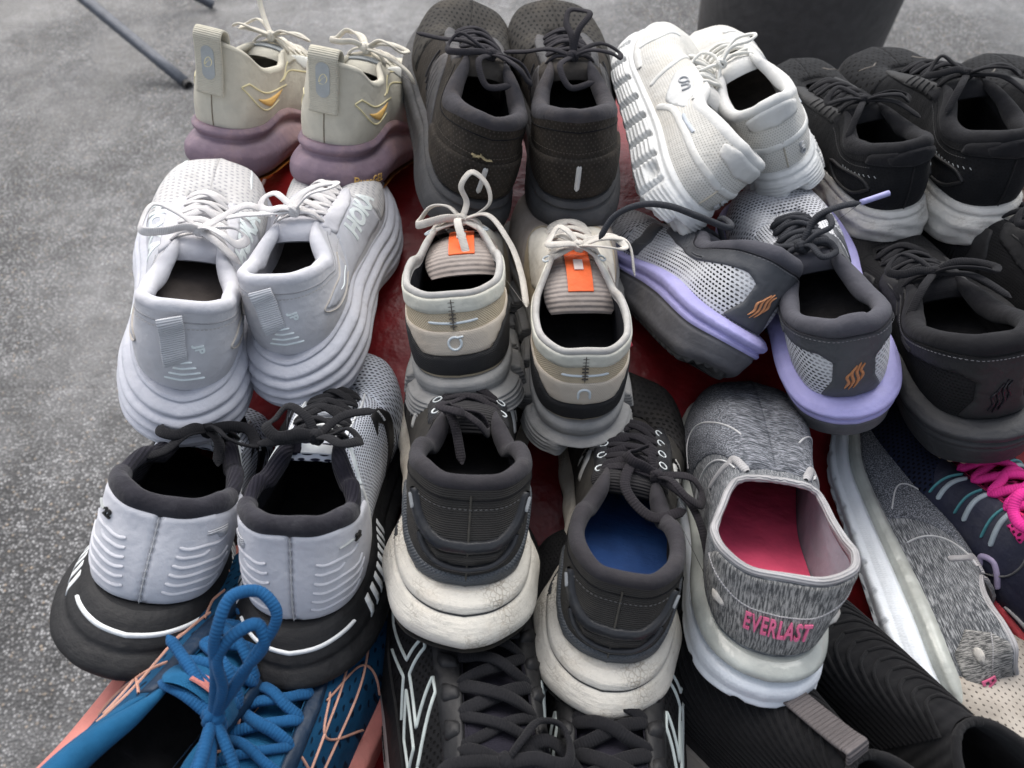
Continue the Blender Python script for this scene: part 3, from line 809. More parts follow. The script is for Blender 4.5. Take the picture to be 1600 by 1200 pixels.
def cream(label, pose, side, gel=False):
    C = M('cream_knit', (.57, .54, .45), .9, 'weave', (900, 700), pb=.35, dirt=.18, dcol=(.35, .30, .24), var=.06)
    C2 = M('cream_web', (.53, .50, .41), .9, 'rib', f=(300, 700), pb=.5, dirt=.15, var=.06)
    LAVM = M('lavender_foam', (.215, .155, .195), .62, 'foam', pb=.12, dirt=.65, dcol=(.50, .33, .29), dscale=9, var=.08)
    OR = M('orange_rubber', (.75, .30, .06), .6, dirt=.3)
    YE = M('yellow_film', (.80, .50, .16), .5); YL = M('pale_yellow_film', (.74, .66, .38), .5)
    G = M('grey_film', (.36, .38, .38), .45); LC = M('cream_lace', (.66, .62, .53), .9, 'rib', f=(300, 900), pb=.28)
    ck = ckmod(CKEYS, [(0, 0, .004, .072), (.05, .0125, .006, .071), (.10, .023, .020, .064), (.17, .030, .042, .048), (.24, .031, .066, .044)])
    mod = lambda S, f: -.0035 * np.exp(-((f - .76) / .05) ** 2) * (np.abs(S) < 2) + .0025 * smooth(.72, .5, f) * smooth(.06, .3, f) + .0015 * np.exp(-((f - .45) / .08) ** 2) * smooth(.15, .3, np.abs(S))
    s = Shoe('sneaker', label, 'shoe', 'cream and lavender pair', *pose, L=.265, side=side, th=.050, tf=.034, ck=ck,
             prof=[(0, -.006), (.05, -.001), (.2, .004), (.5, .006), (.7, .003), (.8, .0005), (.93, .002), (1, -.0005)], mod=mod,
             wrap=lambda S: .007 * smooth(.16, .3, np.abs(S)) * smooth(.5, .34, np.abs(S)), collar_r=[(0, .003), (.36, .003), (.42, .002), (1, .0015)], hext=.007)
    s.upper(C); s.inner(C, M('cream_inside', (.35, .33, .30), .95, dirt=.2)); s.insole(M('inside_grey', (.10, .10, .10), .95))
    s.midsole(LAVM); s.outsole(OR, t=.006, lugs=30, depth=.9, off=.004)
    s.tongue(C, t=.002)
    s.tongue_tab('tongue_label', .72, .9, .014, G)
    # heel seam
    s.stroke('heel_seam', [(0, .02), (0, .5)], .0009, M('seam_brown', (.20, .17, .13), .9), .0006)
    tab = MB()
    top = s.l.ctop(np.array([0.]))[0]; k = s.k
    a = s.l.surf(np.array([0.]), np.array([.42]), .002)[0]; b_ = s.l.surf(np.array([0.]), np.array([.7]), .003)[0]
    tab.tube([a, b_, top + (0, -.006, .002), top + (0, -.0065, .006), top + (0, -.002, .0115), top + (0, .005, .009), top + (0, .009, -.006)], .0125, .0014, segs=12, up=(0, 1, 0), pw=.35, step=.0015)
    tb = tab.build('pull_tab', C2, s.root)
    pl = MB(); t = []
    # pill badge with swirl on the outer face of the tab
    def face(x, z):     # point on the tab's outer face
        pts = np.array([a, b_, top + (0, -.006, .002), top + (0, -.0065, .006), top + (0, -.002, .0115)])
        L = np.r_[0, np.cumsum(np.linalg.norm(np.diff(pts, axis=0), axis=1))]
        Q = herm(np.c_[L, pts], np.array([z])); Q2 = herm(np.c_[L, pts], np.array([z + .001]))
        d = (Q2 - Q)[0]; d /= np.linalg.norm(d); nrm = np.array([0, -d[2], d[1]])
        return Q[0] + np.array([x, 0, 0]) + nrm * .0018
    L0 = .013
    ring = [(.0058 * math.cos(q) , (.0058 * math.sin(q) + (.008 if math.sin(q) > 0 else -.008))) for q in np.linspace(0, 2*math.pi, 28, endpoint=False)]
    V = [face(x, L0 + .013 + y) for x, y in ring]; V2 = [v + (0, .001, 0) for v in V]; n = len(V)
    mk('badge', np.array(V + V2), [tuple(range(n))] + [(i, (i+1) % n, n + (i+1) % n, n + i) for i in range(n)], G, s.root, smooth=False)
    w = MB(); w.tube([face(-.003, L0 + .010), face(.001, L0 + .010) , face(.0035, L0 + .015), face(.001, L0 + .018), face(-.002, L0 + .0155), face(-.003, L0 + .011), face(-.001, L0+.0135), face(.002, L0+.016)], .0006, segs=6, step=.001); w.build('emblem', YL, s.root)
    for sg in (1, -1):
        s.patch('yellow_panel', [(sg*.135, .47), (sg*.30, .50), (sg*.27, .40), (sg*.21, .28)], YE, .0007, r=.12)
        s.stroke('panel_line', [(sg*.085, .56), (sg*.11, .64), (sg*.29, .56), (sg*.34, .48)], .0016, YL, .0006, sm=False)
        s.stroke('panel_line', [(sg*.085, .56), (sg*.19, .25), (sg*.27, .30)], .0014, YL, .0006)
        s.stroke('panel_line', [(sg*.27, .72), (sg*.42, .80), (sg*.6, .62)], .0016, YL, .0006)
        s.stroke('panel_line', [(sg*.30, .70), (sg*.42, .62), (sg*.6, .40), (sg*.62, .2)], .0016, YL, .0006)
        s.patch('side_film', [(sg*.42, .88), (sg*.60, .88), (sg*.66, .5), (sg*.5, .6)], M('cream_film', (.6, .6, .56), .45), .0007, r=.2)
    if gel: s.text('midsole_print', 'PureGEL', (.125, .40), 10, YE, on='mid', rot=-3, bold=.008, sp=1.1)
    b = s.lacing(LC, .0026, .0011)
    K = s.K(0, .118, .060)
    s.bow(b, K, [loop(-.032, .004, .000, .012), loop(.036, -.004, .002, .010)],
          [[(0, 0, 0), (-.015, .012, .016), (-.022, .015, .034), (-.030, .020, .052)], [(0, 0, 0), (-.012, -.008, .004), (-.030, -.010, .006), (-.036, -.008, .002)]] if not gel else
          [[(0, 0, 0), (.02, -.012, .0), (.045, -.012, -.012), (.05, -.01, -.02)], [(0, 0, 0), (-.012, .02, .006), (-.030, .025, .006)]], .0026, .0011)
    b.build('lace', LC, s.root)
    return s

def taupe(label, pose, side, **o):
    T = M('dusty_black_upper', (.026, .022, .018), .85, 'dash', (240, 330), (.16, .26), col2=(.046, .040, .034), pb=.15, dirt=.34, dcol=(.10, .080, .060), var=.18)
    TV = M('dusty_vamp', (.040, .037, .033), .85, 'dots', (190, 130), (.22, .30), col2=(.010, .010, .010), pb=.5, xy=True, dirt=.3, dcol=(.10, .085, .065))
    CO = M('charcoal_collar', (.045, .043, .048), .9, 'weave', (1100, 1100), pb=.2, dirt=.35, dcol=(.10, .08, .065), sheen=.15)
    SO = M('charcoal_foam', (.050, .050, .052), .7, 'foam', pb=.2, dirt=.35, dcol=(.10, .09, .08))
    OV = M('charcoal_film', (.038, .037, .040), .55, dirt=.3, dcol=(.10, .08, .07)); SI = M('silver_strip', (.50, .50, .48), .4, 'foam', pb=.5, dirt=.35, dcol=(.25, .24, .22))
    LC = M('charcoal_lace', (.032, .030, .034), .9, 'rib', f=(300, 800), pb=.28)
    mod = lambda S, f: -.0022 * np.exp(-((f - .80) / .04) ** 2) + .0015 * np.sin(f * 9 + 3 * np.abs(S)) * smooth(.1, .3, np.abs(S))
    s = Shoe('running_shoe', label, 'shoe', 'dusty black pair with silver heel strips', *pose, L=.29, side=side, dth=.007, th=.044, tf=.032, mod=mod,
             prof=[(0, -.004), (.06, .001), (.3, .0055), (.6, .005), (.78, .002), (.9, .002), (1, -.0005)], bend=.02,
             wrap=lambda S: .006 * smooth(.12, .25, np.abs(S)) * smooth(.5, .3, np.abs(S)), hext=.007, **o)
    s.upper(T); s.inner(CO, M('inside_black', BLK)); s.insole(M('inside_black', BLK))
    s.midsole(SO); s.outsole(M('black_rubber', (.02, .02, .02), .6, dirt=.2), t=.004)
    s.patch('vamp', [(-.50, .12), (-.46, .6), (-.56, .92), (-.72, .985), (0, 0)][:0] or [(.56, .10), (.60, .80), (.72, .96), (.999, .97), (.999, .06)], TV, .0006, st=.005)
    s.patch('vamp', [(-.56, .10), (-.999, .06), (-.999, .97), (-.72, .96), (-.60, .80)], TV, .0006, st=.005)
    s.tongue(M('dusty_tongue', (.060, .053, .046), .85, 'foam', pb=.3, dirt=.5, dcol=(.13, .11, .09)), t=.0045)
    s.seam(M('thread_dark', (.008, .008, .009), .9), .86, .40)
    s.stitches([(x, .62) for x in np.linspace(-.24, .24, 9)], M('thread_brown', (.07, .06, .05), .9))
    s.stroke('reflective_strip', [(.0, -12), (.0, 9)], 4.6, SI, .0034, anchor=(0, .36), rot=-3)
    for sg in (-1, 1):
        if sg > 0: s.patch('heel_cup', sym2([(0, .04), (.10, .04), (.20, .08), (.26, .22), (.23, .45), (.13, .52), (0, .56)]), T, .0022, r=.2)
        s.patch('side_film', [(sg*.22, .02), (sg*.36, .02), (sg*.48, .45), (sg*.47, .75), (sg*.40, .62), (sg*.30, .38)], OV, .0011, r=.2)
        for q in range(6):
            s.stroke('rib', [(sg*(.36 + .022*q), .12 + .03*q), (sg*(.39 + .022*q), .48 + .03*q)], .0016, OV, .0014)
        s.patch('eyestay', [(sg*.41, .76), (sg*.42, .98), (sg*.72, .985), (sg*.72, .86), (sg*.55, .74)], OV, .0013, r=.15)
    if side < 0:
        ST = M('dry_straw', (.34, .28, .16), .8)
        for p_ in ([(-.035, .60), (-.015, .63), (.0, .60)], [(-.02, .66), (-.012, .62), (.012, .605)], [(-.04, .625), (-.02, .61)]):
            s.stroke('straw_bit', p_, .0010, ST, .0034)
    return s, LC

def white_cloud(label, pose, side):
    W = M('white_mesh', (.63, .62, .58), .88, 'dots', (430, 430), (.25, .25), col2=(.40, .39, .36), pb=.4, dirt=.30, dcol=(.48, .42, .32), dscale=12, var=.04)
    W2 = M('white_fabric', (.61, .61, .59), .9, 'weave', (900, 900), pb=.25, dirt=.2, dcol=(.5, .44, .36), dscale=14, var=.04)
    WF = M('white_film', (.65, .65, .62), .5, dirt=.15, dcol=(.5, .46, .38)); WS = M('white_foam', (.66, .67, .66), .55, 'foam', pb=.12, dirt=.12, dcol=(.5, .5, .46), var=.03)
    G = M('grey_print', (.36, .37, .38), .5); RD = M('red_tag', (.50, .04, .06), .6)
    def mod(S, f):
        a = np.abs(S); low = smooth(.78, .66, f) 
        c = (a * 10.5) % 1.0
        slot = smooth(.30, .40, c) * smooth(.98, .88, c) if False else (smooth(.0, .06, c) * smooth(.30, .24, c))
        pods = -.0075 * slot * low * smooth(.10, .13, a) * smooth(.06, .14, f)
        hb = -.010 * np.exp(-(S / .022) ** 4) * smooth(.42, .34, f)
        lines = .0007 * np.sin(f * 60) * low * (1 - slot)
        hole = -.006 * np.exp(-((S - .155) / .022) ** 4 - ((f - .55) / .14) ** 4) - .006 * np.exp(-((S + .155) / .022) ** 4 - ((f - .55) / .14) ** 4)
        return pods + hb + lines + hole
    s = Shoe('sneaker', label, 'shoe', 'white mesh pair', *pose, L=.27, side=side, W=.94, dth=.004, th=.040, tf=.026, mod=mod,
             prof=[(0, -.002), (.05, .002), (.3, .005), (.6, .004), (.74, .003), (.8, .001), (.9, .0015), (1, -.0005)], hext=.006,
             ck=ckmod(CKEYS, [(0, 0, .004, .064), (.05, .0135, .006, .063), (.10, .025, .021, .055), (.17, .031, .044, .046)]),
             collar_r=[(0, .0048), (.36, .0045), (.42, .002), (1, .0016)])
    s.upper(W); s.inner(W2, M('white_inside', (.55, .55, .53), .95, dirt=.3, dcol=(.3, .28, .26))); s.insole(M('inside_brown', (.07, .06, .055), .95))
    s.midsole(WS); s.outsole(WS, t=.0035, lugs=34, depth=.8); s.tongue(W2, t=.002)
    s.patch('heel_cushion', [(-.075, .74), (-.085, .93), (-.04, .99), (.04, .99), (.085, .93), (.075, .74), (0, .70)], W2, .0018, r=.25)
    s.stroke('heel_seam', [(0, .02), (0, .36)], .0012, M('seam_cream', (.5, .46, .38), .9), .0009)
    for sg in (-1, 1):
        s.stroke('overlay_band', [(0 if sg > 0 else -.0005, .40), (sg*.12, .42), (sg*.24, .45), (sg*.34, .30), (sg*.40, .06)], .0062, WF, .0012)
        s.stroke('overlay_band', [(sg*.30, .965), (sg*.37, .88), (sg*.46, .93), (sg*.62, .975)], .0042, WF, .0012)
        s.stroke('overlay_band', [(sg*.50, .10), (sg*.55, .55), (sg*.64, .93)], .0050, WF, .0012)
        s.stroke('overlay_band', [(sg*.70, .10), (sg*.72, .40), (sg*.80, .62), (sg*.86, .75)], .0050, WF, .0012)
        s.stroke('toe_guard', [(sg*.60, .07), (sg*.8, .10), (sg*.93, .16), (sg*.999, .17)], .0070, WF, .0014)
        s.stroke('reflective_strip', [(sg*.17, .62), (sg*.27, .60)], .0036, M('silver_film', (.46, .50, .55), .35), .0011)
        s.patch('quarter_film', [(sg*.30, .66), (sg*.36, .86), (sg*.44, .92), (sg*.54, .88), (sg*.50, .5), (sg*.40, .2), (sg*.36, .3)], M('pale_grey_film', (.60, .61, .60), .55, dirt=.2, dcol=(.5, .46, .38)), .0007, r=.2)
        lg(s, (sg*.43, .60), G, 1.05, rot=0)
    lg(s, (.050, .20), G, .62, rot=90)
    s.patch('brand_tag', [(-3, -2), (3, -2), (3, 2), (-3, 2)], RD, .0012, anchor=(.15, .42), r=.2)
    return s, M('white_lace', (.72, .71, .66), .85, 'rib', f=(300, 900), pb=.28)

def lg(s, a, mat, k=1.0, rot=0, which='QC'):
    """rounded two-letter mark: a ring with a tail and an open arch"""
    if 'Q' in which:
        x = -5.2 if 'C' in which else 0
        pts = [(x + 3.6 * math.cos(t), 3.6 * math.sin(t)) for t in np.linspace(.9, 2 * math.pi + .75, 22)]
        s.stroke('logo_mark', np.array(pts) * k, 1.7 * k, mat, .0022, anchor=a, rot=rot, sm=False)
        s.stroke('logo_mark', np.array([(x + 1.6, 3.2), (x + 5.0, 3.6)]) * k, 1.6 * k, mat, .0022, anchor=a, rot=rot, sm=False)
    if 'C' in which:
        x = 5.2 if 'Q' in which else 0
        pts = [(x - 3.4, -3.4), (x - 3.4, 0)] + [(x + 3.4 * math.cos(t), 3.4 * math.sin(t)) for t in np.linspace(math.pi * .95, 0.05, 10)] + [(x + 3.4, 0), (x + 3.4, -3.4)]
        s.stroke('logo_mark', np.array(pts) * k, 1.8 * k, mat, .0022, anchor=a, rot=rot, sm=False)

def black_white(label, pose, side, kind=0):
    U = M('black_knit', (.010, .0105, .012), .9, 'dots', (330, 330), (.25, .25), col2=(.006, .006, .006), pb=.4, dirt=.10, dcol=(.06, .055, .05), sheen=.15)
    UV = M('black_vamp', (.012, .0125, .014), .85, 'dots', (170, 170), (.17, .30), col2=(.003, .003, .003), pb=.8, xy=True, sheen=.15)
    CO = M('black_collar', (.014, .014, .016), .9, 'weave', (900, 900), pb=.35, sheen=.25)
    F = M('black_film', (.014, .014, .015), .55)
    SO = M('cracked_white_foam', (.66, .645, .60), .7, 'foam', pb=.5, dirt=.35, dcol=(.36, .31, .24), crack=.5, var=.05)
    GY = M('grey_film', (.36, .38, .38), .45)
    def mod(S, f):
        cell = .0010 * np.sin(f * 14 + np.sin(S * 30) * 1.2) * np.cos(S * 42 + f * 5)
        return cell * smooth(.85, .6, f) * smooth(.05, .2, f) * 1.3 - .0012 * np.exp(-((f - .83) / .04) ** 2)
    s = Shoe('running_shoe', label, 'shoe', 'black pair with white soles', *pose, L=.28, side=side, th=.046, tf=.034, mod=mod, hext=.006,
             prof=[(0, -.006), (.06, .000), (.3, .005), (.6, .005), (.8, .0025), (.93, .001), (1, -.0005)],
             ck=ckmod(CKEYS, [(0, 0, .001, .066), (.05, .013, .003, .065), (.10, .0245, .020, .056), (.17, .031, .044, .045)]))
    s.upper(U); s.inner(CO, M('inside_black', BLK)); s.insole(M('inside_black', BLK))
    s.midsole(SO); s.outsole(M('black_rubber', (.02, .02, .02), .6), t=.004, lugs=36)
    for sg in (-1, 1):
        s.patch('vamp', [(sg*.60, .22), (sg*.66, .80), (sg*.76, .94), (sg*.999, .96), (sg*.999, .14), (sg*.8, .14)], UV, .0006, st=.005)
        s.patch('toe_cap', [(sg*.70, .02), (sg*.999, .02), (sg*.999, .13), (sg*.80, .15)], F, .0012, r=.1)
        s.patch('eyestay', [(sg*.40, .72), (sg*.42, .985), (sg*.72, .985), (sg*.74, .85), (sg*.55, .70)], F, .0014, r=.15)
        s.stroke('counter_outline', [(sg*.10, .35), (sg*.16, .13), (sg*.26, .12), (sg*.30, .33), (sg*.24, .46), (sg*.12, .47), (sg*.10, .35)], .0030, F, .0020)
        s.stroke('toe_stripe', [(sg*.78, .55), (sg*.80, .72), (sg*.86, .78)], .0018, M('tan_line', (.12, .105, .09), .6), .0012)
        for q in range(5):
            s.stroke('rib', [(sg*(.43 + .028*q), .74), (sg*(.445 + .028*q), .92)], .0022, F, .0026)
        for q in range(9):
            s.stroke('stitch', [(sg*(.09 + .016*q), .56 - .004*q), (sg*(.096 + .016*q), .60 - .004*q)], .0006, GY, .0005)
    s.seam(M('thread_dark', (.008, .008, .009), .9), .84, .38)
    s.stitches([(x, .74) for x in np.linspace(.10, .38, 6)], M('thread_grey', (.09, .09, .09), .9))
    s.stitches([(x, .74) for x in np.linspace(-.38, -.10, 6)], M('thread_grey', (.09, .09, .09), .9))
    s.patch('heel_cushion', [(-.07, .78), (-.08, .93), (-.03, 1), (.03, 1), (.08, .93), (.07, .78), (0, .74)], CO, .003, r=.25)
    s.patch('heel_cushion', [(-.13, .80), (-.12, .97), (-.05, .99), (-.05, .76)], CO, .002, r=.25)
    s.stroke('heel_seam', [(0, .02), (0, .72)], .0012, F, .0012)
    s.tongue(CO, t=.004)
    return s, M('black_lace', (.012, .012, .014), .9, 'rib', f=(300, 700), pb=.28, sheen=.2)

def hoka(label, pose, side, other=False):
    W = M('cool_white_upper', (.53, .53, .55), .9, 'weave', (1000, 1000), pb=.15, dirt=.28, dcol=(.46, .43, .41), dscale=16, var=.04)
    V = M('cool_white_mesh', (.55, .54, .53), .88, 'dash', (190, 230), (.26, .20), col2=(.34, .34, .36), pb=.6, xy=True, rot=.5, dirt=.2, dcol=(.45, .42, .4), var=.04)
    SM = M('cool_side_mesh', (.55, .56, .60), .85, 'weave', (700, 700), pb=.5, dirt=.15, dcol=(.4, .4, .4), var=.04)
    SO = M('cool_white_foam', (.53, .54, .59), .6, 'foam', pb=.18, dirt=.28, dcol=(.42, .39, .37), dscale=22, var=.04)
    F = M('bright_white_film', (.74, .80, .79), .4); ST = M('beige_stitch', (.46, .43, .39), .9)
    CO = M('cool_white_collar', (.54, .54, .57), .92, 'weave', (1200, 1200), pb=.1, dirt=.2, dcol=(.46, .43, .41), var=.04)
    def mod(S, f):
        a = np.abs(S)
        ph = f * 5.4 * 2 * np.pi + 2.4 * np.sin(a * 9.0) * smooth(.1, .3, a) * (1 - .4*f)
        return (.0019 * (np.abs(np.sin(ph / 2)) ** .7 * 2 - 1.2)) * smooth(.02, .12, f) * smooth(1, .93, f) - .006 * np.exp(-((a - .47) / .07) ** 2) * smooth(.6, .2, f)
    s = Shoe('running_shoe', label, 'shoe', 'white pair with ridged soles', *pose, L=.275, side=side, dth=.007, th=.058, tf=.046, mod=mod, HW=1.06,
             prof=[(0, -.002), (.05, .003), (.2, .008), (.5, .009), (.8, .005), (.93, .001), (1, -.001)], hext=.012,
             wrap=lambda S: .006 * smooth(.05, .2, np.abs(S)) * smooth(.5, .3, np.abs(S)) - .004 * np.exp(-(S/.05)**2),
             ck=ckmod(CKEYS, [(0, 0, .010, .060), (.05, .016, .011, .0595), (.10, .028, .022, .056)]), collar_r=[(0, .0046), (.10, .0050), (.2, .0060), (.36, .0055), (.42, .003), (1, .0016)])
    s.upper(W); s.inner(CO, CO, cv=.45); s.insole(M('inside_brown', (.11, .095, .085), .95), lift=.010)
    s.midsole(SO, nf=70, n=340); s.outsole(SO, t=.003, lugs=26)
    s.tongue(CO, t=.0045)
    for sg in (-1, 1):
        s.patch('vamp', [(sg*.62, .12), (sg*.62, .74), (sg*.72, .95), (sg*.999, .97), (sg*.999, .05), (sg*.8, .06)], V, .0006, st=.005)
        s.patch('side_mesh', [(sg*.26, .10), (sg*.40, .70), (sg*.60, .74), (sg*.615, .12)], SM, .0005, r=.1, st=.004)
        s.patch('side_inset', [(sg*.11, .46), (sg*.15, .55), (sg*.26, .66), (sg*.33, .70), (sg*.30, .30), (sg*.16, .30)], SM, .0009, r=.25)
        s.stroke('inset_stitch', [(sg*.33, .72), (sg*.26, .68), (sg*.15, .57), (sg*.105, .46), (sg*.15, .285), (sg*.31, .28)], .0010, ST, .0012)
        s.patch('eyestay', [(sg*.40, .66), (sg*.405, .985), (sg*.74, .985), (sg*.72, .86), (sg*.56, .70)], CO, .0016, r=.15)
        s.text('side_lettering', 'HOKA', (sg*.55, .50), 24, F, rot=6*sg, bold=.045, slant=.25, sx=1.0, sy=1.15, th=.0009)
        s.stroke('wing_mark', [(sg*.20, .44), (sg*.235, .42), (sg*.26, .455), (sg*.31, .44)], .0022, F, .0014, taper=[(0, .3), (.4, 1), (1, .5)])
        s.stroke('toe_mark', [(sg*.80, .60), (sg*.86, .50), (sg*.90, .34)], .0022, F, .0012, taper=[(0, .3), (.5, 1.4), (1, .3)])
    s.seam(M('thread_cool', (.30, .30, .31), .9), .87, .40)
    s.stitches([(-.40, .62), (-.30, .74), (-.20, .80), (0, .80), (.20, .80), (.30, .74), (.40, .62)], M('thread_pale', (.40, .39, .38), .9))
    for i in range(4):
        w = 4.5 + 2.6 * i
        s.stroke('reflective_bar', [(-w + .8*i*0, 0), (w, .4)], 1.5, F, .0010, anchor=(.005, .40 - .075*i))
    s.text('heel_print', 'JP', (.032, .56), 8, F, rot=-80, bold=.03)
    tab = MB(); P = [s.l.surf(np.array([-.01 + x]), np.array([v]), o)[0] for x, v, o in ((-.012, .985, .0062), (-.010, .93, .0075), (-.007, .80, .0060), (-.004, .62, .0048), (0, .44, .0030), (0, .40, .0015))]
    tab.tube(P, .0078, .0011, segs=12, up=(0, 0, 1), pw=.35, step=.0012)
    tab.build('pull_tab', M('white_web', (.55, .56, .58), .85, 'rib', f=(300, 620), pb=.5, var=.03), s.root)
    return s, M('cool_white_lace', (.64, .62, .61), .9, 'rib', f=(300, 900), pb=.28, dirt=.1, dcol=(.45, .42, .4))

def tan_cloud(label, pose, side):
    B = M('beige_knit', (.50, .42, .30), .9, 'weave', (560, 560), pb=.7, dirt=.45, dcol=(.30, .215, .12), dscale=18, var=.08)
    B2 = M('pale_beige_mesh', (.52, .46, .38), .9, 'knit', (700, 700), (.25, .25), col2=(.33, .28, .24), pb=.6, dirt=.3, dcol=(.36, .28, .2), var=.05)
    TV = M('taupe_suede', (.28, .245, .215), .92, 'weave', (700, 700), pb=.3, dirt=.35, dcol=(.18, .15, .12), sheen=.2)
    WB = M('offwhite_film', (.60, .59, .51), .55, dirt=.22, dcol=(.48, .42, .3)); CO = M('grey_binding', (.42, .41, .39), .9, 'weave', (900, 900), pb=.3, dirt=.3)
    BK = M('black_textile_band', (.014, .014, .015), .6, 'weave', (600, 600), pb=.6, dirt=.12, dcol=(.1, .09, .08)); SO = M('grey_foam', (.245, .245, .24), .7, 'foam', pb=.3, dirt=.3, dcol=(.34, .31, .27))
    SI = M('silver_line', (.55, .60, .62), .35)
    def mod(S, f):
        a = np.abs(S); low = smooth(.62, .52, f)
        gap = -.014 * np.exp(-((S + .005) / .030) ** 6) * smooth(.50, .44, f)
        c = ((a - .155) * 8.5) % 1.0
        slot = smooth(0, .05, c) * smooth(.25, .2, c)
        pods = -.009 * slot * low * smooth(.13, .15, a)
        bulge = .0035 * low * smooth(.0, .2, f) * (np.abs(np.cos((a - .155) * 8.5 * np.pi)) ** .5 if False else 1.0)
        lines = .0007 * np.sin(f * 75) * low * (1 - slot)
        return gap + pods + bulge + lines - .001 * np.exp(-((f - .64) / .03) ** 2)
    s = Shoe('sneaker', label, 'shoe', 'beige pair with black heel bands', *pose, L=.28, side=side, dth=.005, th=.042, tf=.030, mod=mod, hext=.006,
             prof=[(0, -.001), (.06, .004), (.3, .006), (.5, .004), (.64, .001), (.8, .002), (.95, .001), (1, -.001)],
             ck=ckmod(CKEYS, [(0, 0, .008, .062), (.05, .0165, .009, .0615), (.10, .029, .022, .060), (.17, .034, .044, .056), (.24, .033, .068, .052)]),
             collar_r=[(0, .0024), (.36, .0022), (.42, .0018), (1, .0015)])
    s.upper(B); s.inner(CO, M('inside_dark', (.016, .016, .02), .95), cv=.86); s.insole(M('inside_black', BLK))
    s.midsole(SO, nf=60, n=340); s.outsole(M('grey_rubber', (.10, .10, .10), .7), t=.003, lugs=26)
    for sg in (-1, 1):
        s.patch('vamp', [(sg*.52, .03), (sg*.60, .50), (sg*.74, .98), (sg*.999, .98), (sg*.999, .03)], TV, .0007, st=.005)
        e = 0 if sg > 0 else -.0002
        if sg > 0: s.patch('heel_band', sym([(0, .05), (0, .30), (.075, .30), (.115, .50), (.21, .56), (.30, .48), (.33, .05)]), BK, .0016, r=.06)
        if sg > 0: s.patch('heel_mesh', sym2([(0, .305), (.073, .305), (.113, .505), (.21, .565), (.30, .49), (.27, .58), (.15, .62), (0, .60)]), B2, .0012, r=.04)
        if sg > 0: s.patch('top_band', sym([(0, .82), (0, .985), (.20, .985), (.40, .985), (.41, .90), (.30, .84), (.15, .81)]), WB, .0012, r=.05)
        s.patch('quarter_film', [(sg*.36, .55), (sg*.40, .88), (sg*.48, .985), (sg*.70, .985), (sg*.62, .60), (sg*.46, .30)], M('cream_film2', (.58, .55, .48), .7, dirt=.35, dcol=(.40, .33, .24)), .0010, r=.15)
    s.stroke('reflective_line', [(-16, 0), (0, -1), (16, 0)], 1.8, SI, .0010, anchor=(0, .715))
    for q in range(7):
        s.stroke('stitch', [(-2.2, 0), (2.2, 0)], .7, M('dark_stitch', (.10, .09, .08), .9), .0016, anchor=(0, .66 + .046 * q), sm=False)
    s.stroke('heel_seam', [(0, .62), (0, .97)], .0008, M('dark_stitch', (.10, .09, .08), .9), .0016)
    lg(s, (0, .46), SI, 1.15, which='Q' if side < 0 else 'C')
    if side > 0: s.patch('brand_tag', [(-1.6, -4), (1.6, -4), (1.6, 4), (-1.6, 4)], M('red_tag', (.50, .04, .06), .6), .0030, anchor=(.155, .74), rot=-12, r=.2)
    T = [(.200, .020, .012), (.18, .028, .015), (.155, .038, .019), (.130, .043, .023), (.105, .044, .026), (.085, .040, .028), (.070, .032, .026)]
    s.tongue(M('taupe_tongue', (.32, .28, .255), .9, 'rib', f=(300, 260), pb=.6, dirt=.35, dcol=(.2, .17, .14)), T, t=.0028, xo=.004, drop=.12)
    OR = M('orange_label', (.78, .13, .03), .6)
    s.tongue_tab('tongue_label', .30, .88, .0095, OR, off=.0045)
    # white mark on the label
    s.tongue_tab('label_mark', .44, .50, .0035, M('label_white', (.7, .6, .55), .6), off=.0056)
    s.tongue_tab('label_mark', .66, .74, .0035, M('label_white', (.7, .6, .55), .6), off=.0056)
    return s, M('greige_lace', (.56, .53, .48), .9, 'rib', f=(300, 900), pb=.28, dirt=.3, dcol=(.36, .32, .27)), SI

def ryka_mark(s, a, k, mat, rot=0):
    for dx, h, dy in ((-3.9, 7.5, -3.5), (-1.3, 11, -1), (1.3, 11, 1), (3.9, 7.5, 3.5)):
        pts = [(dx - 1.2, -h + dy), (dx + .9, -h*.3 + dy), (dx - .9, h*.3 + dy), (dx + 1.2, h + dy)]
        s.stroke('logo_mark', np.array(pts) * k, 2.4 * k, mat, .0026, anchor=a, rot=rot, taper=[(0, .1), (.3, 1), (.7, 1), (1, .1)])

